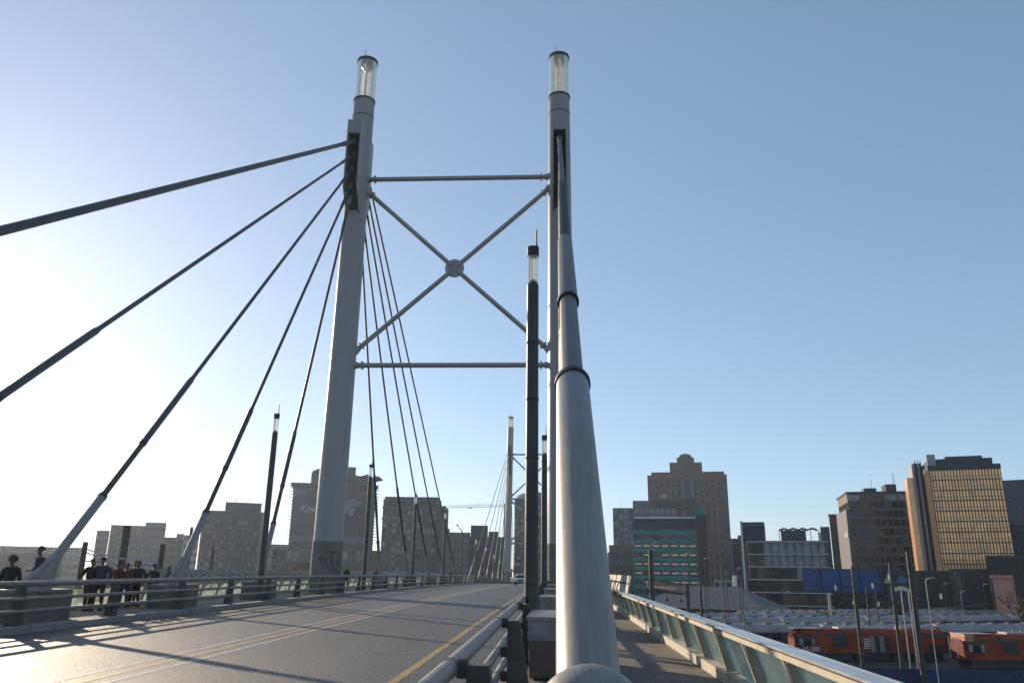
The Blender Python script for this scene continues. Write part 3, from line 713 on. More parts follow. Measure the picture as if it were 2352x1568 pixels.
# kiosk with blue gable
A_ = at(2030, 1338, D=215); Bq = at(2088, 1338, D=215); A_.z = Bq.z = ZG; u, v, W = frame2(A_, Bq)
t = thing('kiosk', A_, 'small kiosk with a bright blue gabled roof above the yard', 'kiosk')
zr = zpx(2058, 1338, 215); m = MB(); m.obox(A_, u, v, .4, W-.4, .4, 6, 0, zr-.01); m.build('wall', W_navy, t)
for nm, mt, a, b in (('blue_gable', mat('roof_blue', (.03,.14,.26), rough=.5), .45, 1.0), ('white_gable', W_pale, 0, .43)):
    m = MB(); m.loft([[A_+u*(W*a)+v*y+Vector((0,0,zr)), A_+u*(W*b)+v*y+Vector((0,0,zr)), A_+u*(W*(a+b)/2)+v*y+Vector((0,0,zr+2.3))] for y in (0, 6.5)]); m.build(nm, mt, t)

# station shed: brick walls under a hipped grey roof
A_ = at(1462, 1385, D=205); Bq = at(1754, 1385, D=188); A_.z = Bq.z = ZG; u, v, W = frame2(A_, Bq)
t = thing('station_shed', A_, 'long brick station shed with a hipped grey metal roof beside the tracks', 'station shed')
ze = 3.4; zr = zpx(1600, 1346, 197)
m = MB(); m.obox(A_, u, v, 1, W-1, 1, 13, 0, ze); m.build('brick_wall', mat('shed_brick', (.13,.055,.045), rough=.9, var=.2), t)
m = MB(); P = lambda a, b, c: A_+u*a+v*b+Vector((0,0,c))
m.add([P(0,0,ze+.01),P(W,0,ze+.01),P(W,14,ze+.01),P(0,14,ze+.01),P(8,7,zr),P(W-9,7,zr)], [(0,1,5,4),(1,2,5),(2,3,4,5),(3,0,4),(3,2,1,0)]); m.build('roof', mat('roof_corrugated', (.13,.13,.14), rough=.5, metal=.3, var=.25, scale=1.2, stretch=(3,.4,1)), t)
for k in range(9):
    m = MB(); m.obox(A_, u, v, W*(.3+.075*k), W*(.3+.075*k)+2.2, .93, .999, 1.2, 2.6); m.build('window', G_pale if k % 3 else G_dark, t)

# --- left, towards the sun -----------------------------------------------
LB = [('office_block', 'lowest pale block at the far left edge of the skyline', -60, 190, 1254, 560, 25, 5, 16, W_grey),
      ('office_block', 'low grey block in front of the far left skyline, behind the first two people', -80, 140, 1268, 420, 20, 4, 12, W_greyd),
      ('office_block', 'wide grey office complex behind the group of people', 238, 367, 1206, 430, 30, 9, 12, W_grey),
      ('office_block', 'lower left wing of the wide grey office complex', 207, 237, 1217, 425, 24, 8, 4, W_grey),
      ('office_block', 'pale small block right of the wide grey office complex', 366, 411, 1233, 440, 20, 6, 6, W_grey),
      ('office_block', 'narrow pale block left of the chequered grey tower', 411, 447, 1228, 430, 20, 7, 4, W_pale),
      ('office_block', 'low hazy blocks left of the billboard tower', 604, 656, 1249, 520, 20, 5, 6, W_grey)]
for nm, lb, a, b, y, d, dp_, fl, by, wm in LB:
    B = building(nm, lb, a, b, y, d, dp_, fl, by, wm, [G_blue, G_dark], pier=.12, span=.5, cap=30, sides='R')
    if 'wide grey office complex' in lb and 'wing' not in lb:
        rooftop(B, .62, 1.0, 0, .8, 1.8, W_grey)
B = building('office_tower', 'chequered grey tower with a penthouse, behind the fourth left back stay', 449, 604, 1173, 330, 30, 15, 26, W_greyd, [G_pale, G_dark, G_dark, G_dark], pier=.42, span=.35, cap=80, sides='R', par=3.6)
rooftop(B, .32, .88, .15, .8, zpx(540, 1151, 330)-B[5], W_greyd, 'penthouse')
t, O, u, v, W, H, dp = B
m = MB(); m.obox(O, u, v, W*.87, W+.05, -.12, -.002, 0, H); m.build('blank_end_bay', W_grey, t); antennas(B, 3, 6, 11)

# billboard tower
B = building('apartment_tower', 'grey high-rise wrapped in a giant advertising banner behind the near left pylon', 656, 852, 1112, 390, 34, 16, 20, W_greyd, [G_blue, G_dark], pier=.3, span=.4, cap=40, sides='R', cat='high-rise')
t, O, u, v, W, H, dp = B
sc_ = H/ (zpx(750, 1112, 390))
zb0, zb1 = zpx(750, 1246, 390), zpx(750, 1123, 390)
M_ban = mat('banner_slate', (.035,.042,.06), rough=.7, var=.15, scale=.05)
m = MB(); m.obox(O, u, v, .5, W-1.2, -.5, -.25, zb0, zb1); ban = m.build('advert_banner', M_ban, t)
def poly(pts, y0, y1, nm, mt, par):
    m = MB(); m.loft([[O+u*(W*a)+v*y+Vector((0,0,zb0+(zb1-zb0)*b)) for a, b in pts] for y in (y0, y1)]); return m.build(nm, mt, par)
M_ban2 = mat('banner_pale', (.15,.16,.185), rough=.7); M_ban3 = mat('banner_rust', (.16,.075,.05), rough=.7, var=.35, scale=.15, col2=(.06,.06,.075))
poly([(.01, .985), (.01, .82), (.26, .985)], -.56, -.501, 'banner_corner', M_ban2, ban)
poly([(.60, .80), (.72, .84), (.86, .74), (.66, .63), (.45, .60)], -.56, -.502, 'banner_diamond', M_ban2, ban)
poly([(.30, .985), (.10, .86), (.16, .84), (.50, .88), (.90, .9), (.92, .985)], -.55, -.503, 'banner_rust_band', M_ban3, ban)
poly([(.62, .12), (.62, .28), (.72, .36), (.80, .34), (.82, .14)], -.555, -.504, 'banner_rust_patch', M_ban3, ban)
poly([(.0, .0), (.95, .0), (.95, .13), (.60, .10), (.0, .13)], -.56, -.505, 'banner_foot', M_ban2, ban)
def text(body, nm, o, a, size, mt, parent, y=-.62, shear=0, ext=.04):
    cu = bpy.data.curves.new(nm, 'FONT'); cu.body = body; cu.size = size; cu.shear = shear; cu.extrude = ext
    ob = bpy.data.objects.new(nm+'_tmp', cu); C.objects.link(ob); dg = bpy.context.evaluated_depsgraph_get()
    me = bpy.data.meshes.new_from_object(ob.evaluated_get(dg)); bpy.data.objects.remove(ob)
    n_ = Vector((a.y, -a.x, 0)); M = Matrix(((a.x, 0, n_.x, o.x), (a.y, 0, n_.y, o.y), (0, 1, 0, o.z), (0, 0, 0, 1)))
    root = parent
    while root.parent: root = root.parent
    me.transform(M); me.transform(Matrix.Translation(-Vector(root.location)))
    me.name = nm; me.materials.clear(); me.materials.append(mt)
    o2 = bpy.data.objects.new(nm, me); C.objects.link(o2); o2.parent = parent; return o2
M_letter = mat('letter_white', (.48,.48,.50), rough=.6, var=.05)
text('Keep walking', 'lettering', O+u*(W*.09)-v*.6+Vector((0,0,zb0+(zb1-zb0)*.56)), u, 4.7, M_letter, ban, shear=.4)
for k in range(18):
    z = zb0+(zb1-zb0)*k/17; m = MB(); m.obox(O, u, v, -1.4, W+1.8, 1.0, 1.3, z, z+.25); m.build('facade_ledge', W_grey, t)
rooftop(B, .20, .62, .05, .5, 5.5, W_greyd, 'penthouse'); rooftop(B, .62, .74, .2, .5, 9.5, W_greyd, 'lift_overrun'); rooftop(B, .74, .98, .05, .5, 3.5, W_greyd, 'penthouse')
for cx_, zz in ((.36, 7.6), (.80, 5.2), (.93, 4.6)):
    p = O+u*(W*cx_)+v*5+Vector((0,0,H+zz-1)); m = MB(); pts = [(-6,0,0),(-3,0,1.4),(0,0,.8),(3.5,0,1.9),(6,0,.2),(3,0,-.5),(0,0,0.0),(-3,0,-.3)]
    m.loft([[p+u*a+Vector((0,0,c))+v*y for a, _, c in pts] for y in (0, 6)]); m.tube([p+v*3+Vector((0,0,-zz+1.5)), p+v*3+Vector((0,0,.1))], .15, 6); m.build('roof_shade_sail', W_greyd, t)
m = MB(); m.obox(O, u, v, -1.5, W+1, -.8, 2, zb1+.8, zb1+1.2); m.obox(O, u, v, -1.2, W+1.0, -.8, dp, H-.6, H-.05+.3); m.build('cornice', W_greyd, t)
B = building('podium', 'low podium wing at the foot of the billboard tower', 620, 905, 1262, 372, 14, 3, 18, W_grey, [G_pale, G_dark, G_blue], pier=.2, span=.4, cap=60, cat='building')
B = building('warehouse', 'plain dark box building below the billboard tower, right of the near left pylon', 792, 816, 1262, 330, 14, 1, 1, W_greyd, None, pier=.02, span=.02)

# mansard apartment block
B = building('apartment_block', 'broad apartment block with a mansard top behind the main-span stays', 871, 998, 1146, 340, 20, 15, 11, mat('wall_taupe', (.115,.112,.112), rough=.9, var=.15), [G_blue, G_dark, G_blue, G_pale], pier=.28, span=.32, cap=100, sides='LR', par=2.0, dist1=337)
t, O, u, v, W, H, dp = B
for z in (H*.905, H*.79): m = MB(); m.obox(O, u, v, -.3, W+.3, -.45, -.004, z, z+.7); m.build('cornice', W_grey, t)
for k in range(6):
    m = MB(); m.obox(O, u, v, W*(.05+.16*k), W*(.05+.16*k)+3.6, -.35, -.008, H*.925, H*.98); m.build('dormer_window', G_dark, t)
m = MB(); m.obox(O, u, v, W+.01, W+3.2, 1.5, dp, 0, H-2.5); m.obox(O, u, v, W+3.22, W+4.0, 3, dp, 0, H-11); m.build('blank_side_wing', mat('wall_taupe', (0,0,0)), t)
m = MB(); m.obox(O, u, v, .2, W-.2, 2, dp, H+.16, H+1.2); m.build('attic', W_greyd, t)
B = building('office_block', 'hazy mid-rise right of the mansard-roofed apartment block', 1027, 1078, 1222, 420, 20, 8, 5, W_grey, [G_blue], cap=20, pier=.4, span=.5)
antennas(B, 4, 3, 2)
B = building('office_block', 'dark wall building with faded white lettering behind the thin stays', 1074, 1163, 1232, 360, 24, 1, 1, W_navy, None, pier=.02, span=.02)
t, O, u, v, W, H, dp = B
rooftop(B, .05, .50, .1, .8, 5.0, W_greyd); rooftop(B, .52, .78, .1, .8, 2.4, W_greyd); antennas(B, 4, 4, 4)
text('JAMESON', 'lettering', O+u*(W*.03)-v*.1+Vector((0,0,H*.36)), u, 5.2, mat('letter_faded', (.15,.15,.16), rough=.8), t)
B = building('office_tower', 'round-fronted tower with a shallow dome, seen between the distant pylon and the dark lighting column', 1180, 1222, 1146, 470, 22, 15, 6, W_greyd, [G_blue, G_pale, G_dark], pier=.1, span=.4, cap=60, sides='R')
t, O, u, v, W, H, dp = B
m = MB(); c = O+u*(W*.8)+v*4; m.lathe((c.x, c.y, ZG+H+.2), [(W*.8*math.cos(a), 4*math.sin(a)) for a in [math.pi/2*i/6 for i in range(7)]], 24); m.build('dome', W_pale, t)
B = building('office_tower', 'square dark tower half hidden behind the two lighting columns', 1223, 1252, 1130, 455, 22, 16, 5, W_greyd, [G_blue, G_pale, G_dark], pier=.12, span=.4, cap=60)
B = building('office_tower', 'slim dark tower directly behind the thin stays, left of the distant pylon', 1155, 1166, 1156, 480, 10, 14, 2, W_greyd, [G_dark], pier=.3, span=.2, cap=20)
building('office_block', 'low building ahead at the end of the bridge', 1196, 1275, 1268, 400, 15, 5, 8, W_grey, [G_dark, G_pale], cap=40)

# crane
t = thing('tower_crane', at(1168, 1318, D=620), 'slender white tower crane jib stretching left above the skyline', 'crane'); z = at(1168, 1163, D=620).z; p = at(1168, 1163, D=620); q = at(1020, 1163, D=640); q.z = z
m = MB(); d = (q-p).normalized(); L = (q-p).length; n_ = Vector((-d.y, d.x, 0))
for off in (Vector((0,0,0)), n_*1.0, n_*.5+Vector((0,0,1.6))): m.tube([p+off, q+off], .13, 5)
k = 0.0
while k < L-1.5:
    a = p+d*k; m.tube([a, a+d*.9+n_*.5+Vector((0,0,1.6))], .08, 4); m.tube([a+d*.9+n_*.5+Vector((0,0,1.6)), a+d*1.8], .08, 4); k += 1.8
m.build('jib', W_pale, t)
m = MB(); m.box(p.x-1, p.x+1, p.y-1, p.y+1, ZG, z+5); m.build('mast', W_grey, t)
m = MB(); m.tube([p+Vector((0,0,5)), p+d*(L*.55)+Vector((0,0,1.6))], .06, 4); m.build('tie_rope', M_dark, t)
m = MB(); a = p+d*(L*.55); m.tube([a+Vector((0,0,-.1)), a+d*2+Vector((0,0,-.8)), a+d*4+Vector((0,0,-.1))], .3, 5); m.build('trolley', M_dark, t)


# ------------------------------------------------------------------ trains and rail yard
M_lroof = mat('coach_roof', (.34,.31,.31), rough=.55, metal=.2, var=.14, scale=.35)
M_lside = mat('coach_side', (.025,.04,.08), rough=.5, var=.3, scale=.4)
M_loco = mat('loco_orange', (.31,.048,.010), rough=.6, spec=.25, var=.22, scale=.6)
M_locod = mat('loco_red', (.18,.02,.01), rough=.6, spec=.25, var=.25, scale=.6)
def coach(A, u, L, label, style=0):
    v = up(u); t = thing('train_coach', A, label, 'train coach', 'parked train coaches')
    prof = [(-1.45,.9),(-1.45,2.9)]; roof = [(-1.5,2.9),(-1.45,3.2),(-1.1,3.7),(-.5,3.95),(.5,3.95),(1.1,3.7),(1.45,3.2),(1.5,2.9)]
    P = lambda a, b, c: A+u*a+v*b+Vector((0,0,c))
    m = MB(); m.loft([[P(a, b, c) for b, c in [(-1.45,.9),(1.45,.9),(1.45,2.89),(-1.45,2.89)]] for a in (0, L)]); m.build('body', M_lside, t)
    m = MB(); m.loft([[P(a, b, c) for b, c in reversed(roof)] for a in (0, L)], smooth=False); m.build('roof', M_lroof, t)
    for k in range(6):
        m = MB(); a = L*(k+.5)/6; m.obox(A, u, v, a-.5, a+.5, -.45, .45, 3.955, 4.12); m.build('vent', M_dark, t)
    m = MB()
    for k in range(9):
        a = L*(k+.5)/9; m.obox(A, u, v, a-.7, a+.7, -1.5, -1.451, 1.9, 2.7)
    m.build('window_row', G_dark, t)
    m = MB(); m.obox(A, u, v, 1, 4, -1.2, 1.2, .1, .88); m.obox(A, u, v, L-4, L-1, -1.2, 1.2, .1, .88); m.obox(A, u, v, 5, L-5, -1.1, 1.1, .5, .88); m.build('bogies', M_black, t)
    return t
rows = [((1600,1431),(2352,1430),'front row, right behind the orange locomotives'), ((1570,1417),(2352,1409),'second row behind the orange locomotives'), ((1560,1407),(2352,1399),'third row, farthest but one from the bridge'), ((1700,1401),(2352,1393.5),'last row, nearest the city')]
for ri, (a, b, lb) in enumerate(rows):
    A_ = at(*a, Z=ZG+4.0); Bq = at(*b, Z=ZG+4.0); A_.z = Bq.z = ZG; u = (Bq-A_); LL = u.length; u.normalize(); s0 = 0; k = 0; L = 19.0
    while s0 < LL+4 and k < 6:
        coach(A_+u*s0, u, L, ord_[k]+' coach from the left in the '+lb); s0 += L+.5; k += 1
M_lroof2 = mat('coach_roof_shiny', (.5,.49,.47), rough=.38, metal=.8, var=.25, scale=.35)
for ri, (X0, Y0, nn, lb) in enumerate(((-24, 46, 2, 'nearest row'), (-24, 58, 3, 'middle row'), (-24, 74, 3, 'farthest row'))):
    for k in range(nn+1):
        u = Vector((-1, -.06, 0)).normalized(); t = coach(Vector((X0-20.1*k, Y0-1.2*k, ZG)), u, 19.0, 'sunlit coach seen through the left glass parapet, '+ord_[k]+' from the bridge in the '+lb)
        for ch in t.children:
            if ch.name.startswith('roof'): ch.data.materials[0] = M_lroof2
def loco(A, u, L, label, number=None, nose=False):
    v = up(u); t = thing('locomotive', A, label, 'locomotive', 'orange locomotives'); h = 4.1
    P = lambda a, b, c: A+u*a+v*b+Vector((0,0,c))
    m = MB(); m.loft([[P(a, b, c) for b, c in [(0,1.0),(2.9,1.0),(2.9,3.5),(2.55,3.95),(.35,3.95),(0,3.5)]] for a in (1.1, L-1.1)]); m.build('body', M_loco, t)
    for e, s_ in ((1.1, -1), (L-1.1, 1)):
        m = MB(); m.loft([[P(e+s_*dx, .45*dx/1.1*.5+bb, cc) for bb, cc in [(0,1.0),(2.9-.45*dx/1.1,1.0),(2.9-.45*dx/1.1,3.4-.5*dx),(2.4-.3*dx,3.85-.55*dx),(.4+.1*dx,3.85-.55*dx),(0,3.4-.5*dx)]] for dx in ((0.005, 1.0) if s_ > 0 else (1.0, 0.005))])
        m.build('nose', M_locod, t)
    def pan(f0, f1, z0, z1, mt, nm, y=-.05): m = MB(); m.obox(A, u, v, L*f0, L*f1, y, -.003, z0, z1); return m.build(nm, mt, t)
    pan(.03, .055, 2.0, 2.8, G_pale, 'cab_window'); pan(.057, .105, 1.8, 2.7, G_dark, 'cab_window'); pan(.107, .125, 2.0, 2.8, G_pale, 'cab_window')
    pan(.02, .15, 2.9, 3.4, M_dark, 'cab_shade'); pan(.19, .34, 3.0, 3.45, M_dark, 'louvre'); pan(.245, .333, 1.8, 3.0, M_black, 'grille')
    pan(.48, .505, 1.2, 3.1, M_galv, 'louvre'); pan(.507, .535, 1.2, 3.1, M_black, 'grille'); pan(.537, .565, 1.2, 3.1, M_galv, 'louvre'); pan(.567, .605, 1.2, 3.1, M_black, 'grille')
    pan(.85, .99, 1.1, 2.2, M_black, 'grille'); pan(.80, .97, 3.0, 3.5, M_dark, 'louvre')
    m = MB()
    for k in range(5): 
        z = 1.55+.28*k; m.loft([[P(a, y, c) for a, c in ((L*.437, z), (L*.478, z+.1), (L*.478, z+.2), (L*.437, z+.14))] for y in (-.045, -.004)])
    m.build('chevron_emblem', M_hand, t)
    m = MB(); m.obox(A, u, v, L*.01, L*.2, .02, 2.8, 3.96, 4.05); m.obox(A, u, v, L*.3, L*.62, .6, 2.3, 3.96, 4.2); m.obox(A, u, v, L*.7, L*.9, .8, 2.1, 3.96, 4.3)
    for k in range(4): m.tube([P(L*(.35+.05*k), .8, 4.2), P(L*(.35+.05*k), .8, 4.5)], .1, 6)
    m.build('roof_equipment', M_lroof, t)
    m = MB()
    for f in (.04, .62): m.obox(A, u, v, L*f, L*(f+.32), .2, 2.7, .12, .98)
    m.obox(A, u, v, L*.38, L*.6, .3, 2.6, .35, .98); m.build('bogies', M_black, t)
    m = MB(); m.obox(A, u, v, .4, L-.4, -.06, -.002, 1.0, 1.12); m.build('frame_edge', M_dark, t)
    if number: text(number, 'lettering', P(L*.045, -.06, 1.25), u, .85, M_hand, t, ext=.01)
    if nose:
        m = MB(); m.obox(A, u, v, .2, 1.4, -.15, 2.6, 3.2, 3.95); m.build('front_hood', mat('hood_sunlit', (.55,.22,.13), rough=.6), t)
        m = MB(); m.tube([P(-.35,.8,1.2), P(-.35,.8,3.6)], .05, 6); m.tube([P(-.35,2.2,1.2), P(-.35,2.2,3.6)], .05, 6); m.build('handrails', M_hand, t)
    return t
A1 = at(1822, 1440.6, Z=ZG+4.1); B1 = at(2181, 1443, Z=ZG+4.1); A1.z = B1.z = ZG; u1 = (B1-A1).normalized()
loco(A1, u1, (B1-A1).length, 'orange locomotive with white number and pale chevron emblem, left of two', number='35-280')
A2 = at(2207, 1440, Z=ZG+4.3); A2 += (Vector((0,0,0))-A2)*.08; A2.z = ZG; loco(A2, u1, 21, 'darker orange locomotive at the right edge with its cab facing left', nose=True)

# tracks, platform, blue fence
m = MB(); M_rail = mat('rail_steel', (.16,.13,.11), rough=.4, metal=.7)
for ri, (a, b, lb) in enumerate(rows+[((1822,1440.6),(2181,1443),'')]):
    A_ = at(*a, Z=ZG+4.0); Bq = at(*b, Z=ZG+4.0); A_.z = Bq.z = ZG; u = (Bq-A_).normalized(); v = up(u); off = 1.45 if ri == 4 else 0
    for g in (-.53, .53): m.obox(A_, u, v, -60, 160, g+off-.035, g+off+.035, .02, .17)
struct('rail_tracks', m, M_rail)
m = MB(); A_ = at(1500, 1392, Z=ZG+.9); Bq = at(2352, 1387, Z=ZG+.9); A_.z = Bq.z = ZG; u = (Bq-A_).normalized(); v = up(u)
m.obox(A_, u, v, -20, 260, 0, 6, 0, .9); struct('platform', m, mat('platform_slab', (.24,.22,.2), rough=.9, var=.2, scale=.3))
A_ = at(1965, 1532, Z=-5.8); Bq = at(2380, 1541, Z=-5.8); A_.z = Bq.z = ZG; u, v, W = frame2(A_, Bq)
t = thing('sheet_fence', A_, 'dark blue corrugated fence at the bottom right, below the locomotives', 'fence'); m = MB(); k = 0.0
while k < W: m.obox(A_, u, v, k, k+.17, 0, .03, 0, 2.5); m.obox(A_, u, v, k+.171, k+.339, .05, .08, 0, 2.5); k += .34
m.build('sheet_panel', mat('fence_blue', (.012,.04,.13), rough=.55, var=.25), t)

# --- poles ---------------------------------------------------------------
def mast(px, py, dist, label, r=.16, arms=1, name='catenary_mast', cat='catenary mast', mt=None, zb=None):
    T = at(px, py, D=dist); z0 = ZG if zb is None else zb; t = thing(name, (T.x, T.y, z0), label, cat, 'yard poles and masts'); mt = mt or M_dark
    m = MB(); m.tube([(T.x, T.y, z0), (T.x, T.y, T.z)], [r*1.15, r*.85], 8); m.build('pole', mt, t)
    for k in range(arms):
        z = T.z-2.2-1.6*k; m = MB(); sx = 1 if k % 2 else -1
        m.tube([(T.x, T.y, z), (T.x+sx*2.2, T.y-.6, z+.15)], .06, 5); m.tube([(T.x, T.y, z+1.0), (T.x+sx*2.0, T.y-.55, z+.2)], .035, 5); m.build('arm', mt, t)
        m = MB(); m.tube([(T.x+sx*2.2, T.y-.6, z+.15), (T.x+sx*2.2, T.y-.6, z-.35)], .1, 6); m.build('insulator', M_hand, t)
    return t
mast(1957, 1300, 98, 'dark rusty mast in front of the blue billboard', .19, 2)
mast(2043, 1292, 94, 'dark mast left of the white arch in the rail yard', .19, 1)
mast(2085, 1266, 84, 'thickest dark mast with a side strut, in front of the golden tower', .25, 2)
mast(1608, 1335, 118, 'short square mast between the gantry and the lattice masts', .2, 0)
mast(1988, 1345, 130, 'thin grey mast right of the rusty mast', .1, 1)
mast(2010, 1350, 150, 'thin grey mast before the right end of the blue billboard', .12, 0)
for px, py, d, lb in ((2126, 1335, 80, 'slim white light pole with a small head'), (1497, 1251, 112, 'dark lamp pole rising left of the signal gantry'), (1574, 1274, 130, 'lamp pole in front of the teal-banded block'), (1617, 1285, 135, 'lamp pole right of the teal-banded block'),
                     (1693, 1308, 140, 'lamp pole with a white box left of the white-framed building'), (2168, 1342, 170, 'thin dark lamp pole below the golden tower'), (2206, 1360, 180, 'short pale lamp post in front of the grey shed'), (2258, 1344, 175, 'lamp post left of the salmon-pink building'), (1806, 1360, 190, 'small double-headed lamp below the white-framed building')):
    T = at(px, py, D=d); wh = 'white' in lb[:12] or 'pale' in lb; t = mast(px, py, d, lb, .04, 0, 'lamp_post', 'lamp post', M_hand if wh else M_dark)
    m = MB(); m.tube([(T.x, T.y, T.z), (T.x+.15, T.y, T.z+.25), (T.x+.7, T.y-.3, T.z+.32)], [.05, .07, .05], 6); m.build('lamp_head', M_hand, t)
    if 'white box' in lb: m = MB(); m.box(T.x-.8, T.x-.2, T.y-.2, T.y+.2, T.z-2.6, T.z-.9); m.build('white_box', M_hand, t)
for px, py, d, lb in ((1662, 1306, 125, 'lattice mast right of the signal gantry'), (1700, 1345, 138, 'short lattice mast before the station shed roof'), (1622, 1345, 133, 'lattice mast at the foot of a lamp pole')):
    T = at(px, py, D=d); t = thing('lattice_mast', (T.x, T.y, ZG), lb, 'lattice mast', 'yard poles and masts'); m = MB()
    for sx in (-.3, .3): m.tube([(T.x+sx, T.y, ZG), (T.x+sx, T.y, T.z)], .07, 5)
    z = ZG
    while z < T.z-.8: m.tube([(T.x-.3, T.y, z), (T.x+.3, T.y, z+.8)], .035, 4); m.tube([(T.x+.3, T.y, z), (T.x-.3, T.y, z+.8)], .035, 4); z += .8
    m.build('lattice', M_dark, t); m = MB(); m.box(T.x-.45, T.x+.45, T.y-.1, T.y+.1, T.z, T.z+.15); m.build('cap', M_dark, t)
# signal gantry
GL = at(1497, 1330, D=108); GR = at(1580, 1343, D=128); t = thing('signal_gantry', (GL.x, GL.y, ZG), 'black lattice signal gantry spanning left of the station shed', 'signal gantry'); GL2 = GL.copy(); GR2 = GR.copy()
d = (GR-GL); L = d.length; d.normalize(); m = MB(); hgt = 1.35
for o_ in (Vector((0,0,0)), Vector((0,0,-hgt))):
    for n_ in (0, .8): m.tube([GL+o_+Vector((-d.y*n_, d.x*n_, 0)), GR+o_+Vector((-d.y*n_, d.x*n_, 0))], .08, 5)
k = 0.0
while k < L-1.2:
    for n_ in (0, .8):
        q = GL+d*k+Vector((-d.y*n_, d.x*n_, 0)); m.tube([q, q+d*.6+Vector((0,0,-hgt))], .045, 4); m.tube([q+d*.6+Vector((0,0,-hgt)), q+d*1.2], .045, 4)
    k += 1.2
m.build('truss', M_black, t)
for q, r in ((GL, .35), (GR-d*1.0, .2), (GR, .2)):
    m = MB(); m.tube([(q.x, q.y, ZG), (q.x, q.y, q.z+.2 if r < .3 else q.z+3.6)], r, 6); m.build('post', M_dark, t)
for f in (.35, .75):
    q = GL+d*(L*f)+Vector((0,0,-hgt)); m = MB(); m.tube([q, q+Vector((0,0,-.8))], .03, 5); m.tube([q+Vector((0,0,-.8)), q+Vector((0,0,-1.15))], [.1, .4], 8); m.build('bell_lamp', M_black, t)
# white arch and billboard
a = at(2047, 1353, D=96); b = at(2091, 1353, D=96); u = (b-a).normalized(); W = (b-a).length
t = thing('arched_sign', (a.x, a.y, ZG), 'blank white curved sign on thin legs between two masts', 'sign'); m = MB(); pts = [(W*i/8, .35*math.sin(math.pi*i/8)) for i in range(9)]
m.loft([[a+u*p+Vector((0,0,q))+up(u)*y for p, q in pts+[(p, q-.42) for p, q in reversed(pts)]] for y in (0, .2)]); m.build('curved_board', mat('sign_cream', (.75,.68,.52), rough=.6), t)
for f in (.12, .5, .88): m = MB(); q = a+u*(W*f); m.tube([(q.x, q.y, ZG), (q.x, q.y, q.z-.1)], .06, 6); m.build('leg', M_hand, t)
a = at(1846, 1356, D=172); b = at(2025, 1358, D=166); a.z = b.z = at(1936, 1357, D=169).z; u, v, W = frame2(a, b); hB = at(1936, 1309, D=169).z-a.z
t = thing('billboard', (a.x, a.y, ZG), 'wide plain blue billboard of four panels in front of dark buildings', 'billboard')
for k in range(4): m = MB(); m.obox(a, u, v, W*k/4+.12, W*(k+1)/4-.12, 0, .25, 0, hB); m.build('panel', mat('billboard_blue', (.012,.06,.21), rough=.45, var=.15, scale=.3), t)
m = MB(); m.obox(a, u, v, -.1, W+.1, .26, .6, -.3, hB+.2); m.build('back_frame', M_navy if False else M_dark, t)
for f in (.31, .33, .8): m = MB(); q = a+u*(W*f)+v*.4; m.tube([(q.x, q.y, ZG), (q.x, q.y, q.z-.3)], .12, 6); m.build('leg', M_hand if f < .5 else M_dark, t)
# overhead wires in the yard
for k, (p1, p2, d1, d2) in enumerate(((( 1640, 1400), (2400, 1470), 120, 95), ((1700, 1385), (2400, 1420), 150, 100), ((1900, 1440), (2400, 1500), 95, 88), ((1760, 1395), (2400, 1376), 160, 120), ((1850, 1470), (2400, 1532), 92, 80))):
    a = at(*p1, D=d1); b = at(*p2, D=d2); m = MB(); m.tube([a+(b-a)*(i/10)-Vector((0,0,.9*math.sin(math.pi*i/10))) for i in range(11)], .022, 4)
    tag(m.build('overhead_wire', M_black), 'thin sagging overhead wire across the rail yard, '+('lowest','upper left','middle','highest','nearest')[k]+' of five', 'overhead wire', 'overhead wires')

# left side masts and lit cables behind the people
for px, py, d, r, lb in ((197, 1244, 52, .17, 'paired dark mast left of the people, where the bright cables start'), (293, 1207, 60, .28, 'tall brown round mast rising behind the group of people'), (375, 1249, 58, .2, 'dark square mast where the bright cables end'), (441, 1210, 75, .16, 'dark slim mast left of the chequered grey tower'), (491, 1254, 70, .12, 'thin dark lamp mast in front of the chequered grey tower')):
    mast(px, py, d, lb, r, 0, mt=mat('mast_brown', (.10,.065,.05), rough=.8) if 'brown' in lb else M_dark)
lit = [((190,1257),(232,1272),(290,1284),(362,1287)), ((187,1264),(240,1283),(262,1289)), ((160,1286),(200,1288),(262,1291)), ((300,1296),(362,1297),(366,1297)), ((158,1300),(190,1298),(196,1298))]
for k, pts in enumerate(lit):
    q = [at(x, y, D=55) for x, y in pts]; m = MB(); m.tube(q, .045, 6)
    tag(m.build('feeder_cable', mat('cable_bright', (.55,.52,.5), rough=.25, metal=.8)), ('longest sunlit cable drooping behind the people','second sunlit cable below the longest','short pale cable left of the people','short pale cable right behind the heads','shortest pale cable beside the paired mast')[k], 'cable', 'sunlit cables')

# cobra-head street lamp on the bridge
B_ = at(1057, 1331, X=-15.2); T = at(1061, 1219, Y=B_.y); t = thing('street_lamp', (B_.x, B_.y, zd(B_.y)), 'slim street lamp with a slanted arm pointing left, between apartment block and thin stays', 'street lamp')
m = MB(); m.tube([(B_.x, B_.y, zd(B_.y)), (T.x, B_.y, T.z)], [.13, .1], 8); m.build('pole', M_col, t)
m = MB(); q = at(1052, 1207, Y=B_.y); m.tube([T, q], [.07, .05], 6); m.build('arm', M_galv, t); m = MB(); m.tube([q, q+(q-T)*.25], [.1, .14], 8); m.build('lamp_head', M_galv, t)

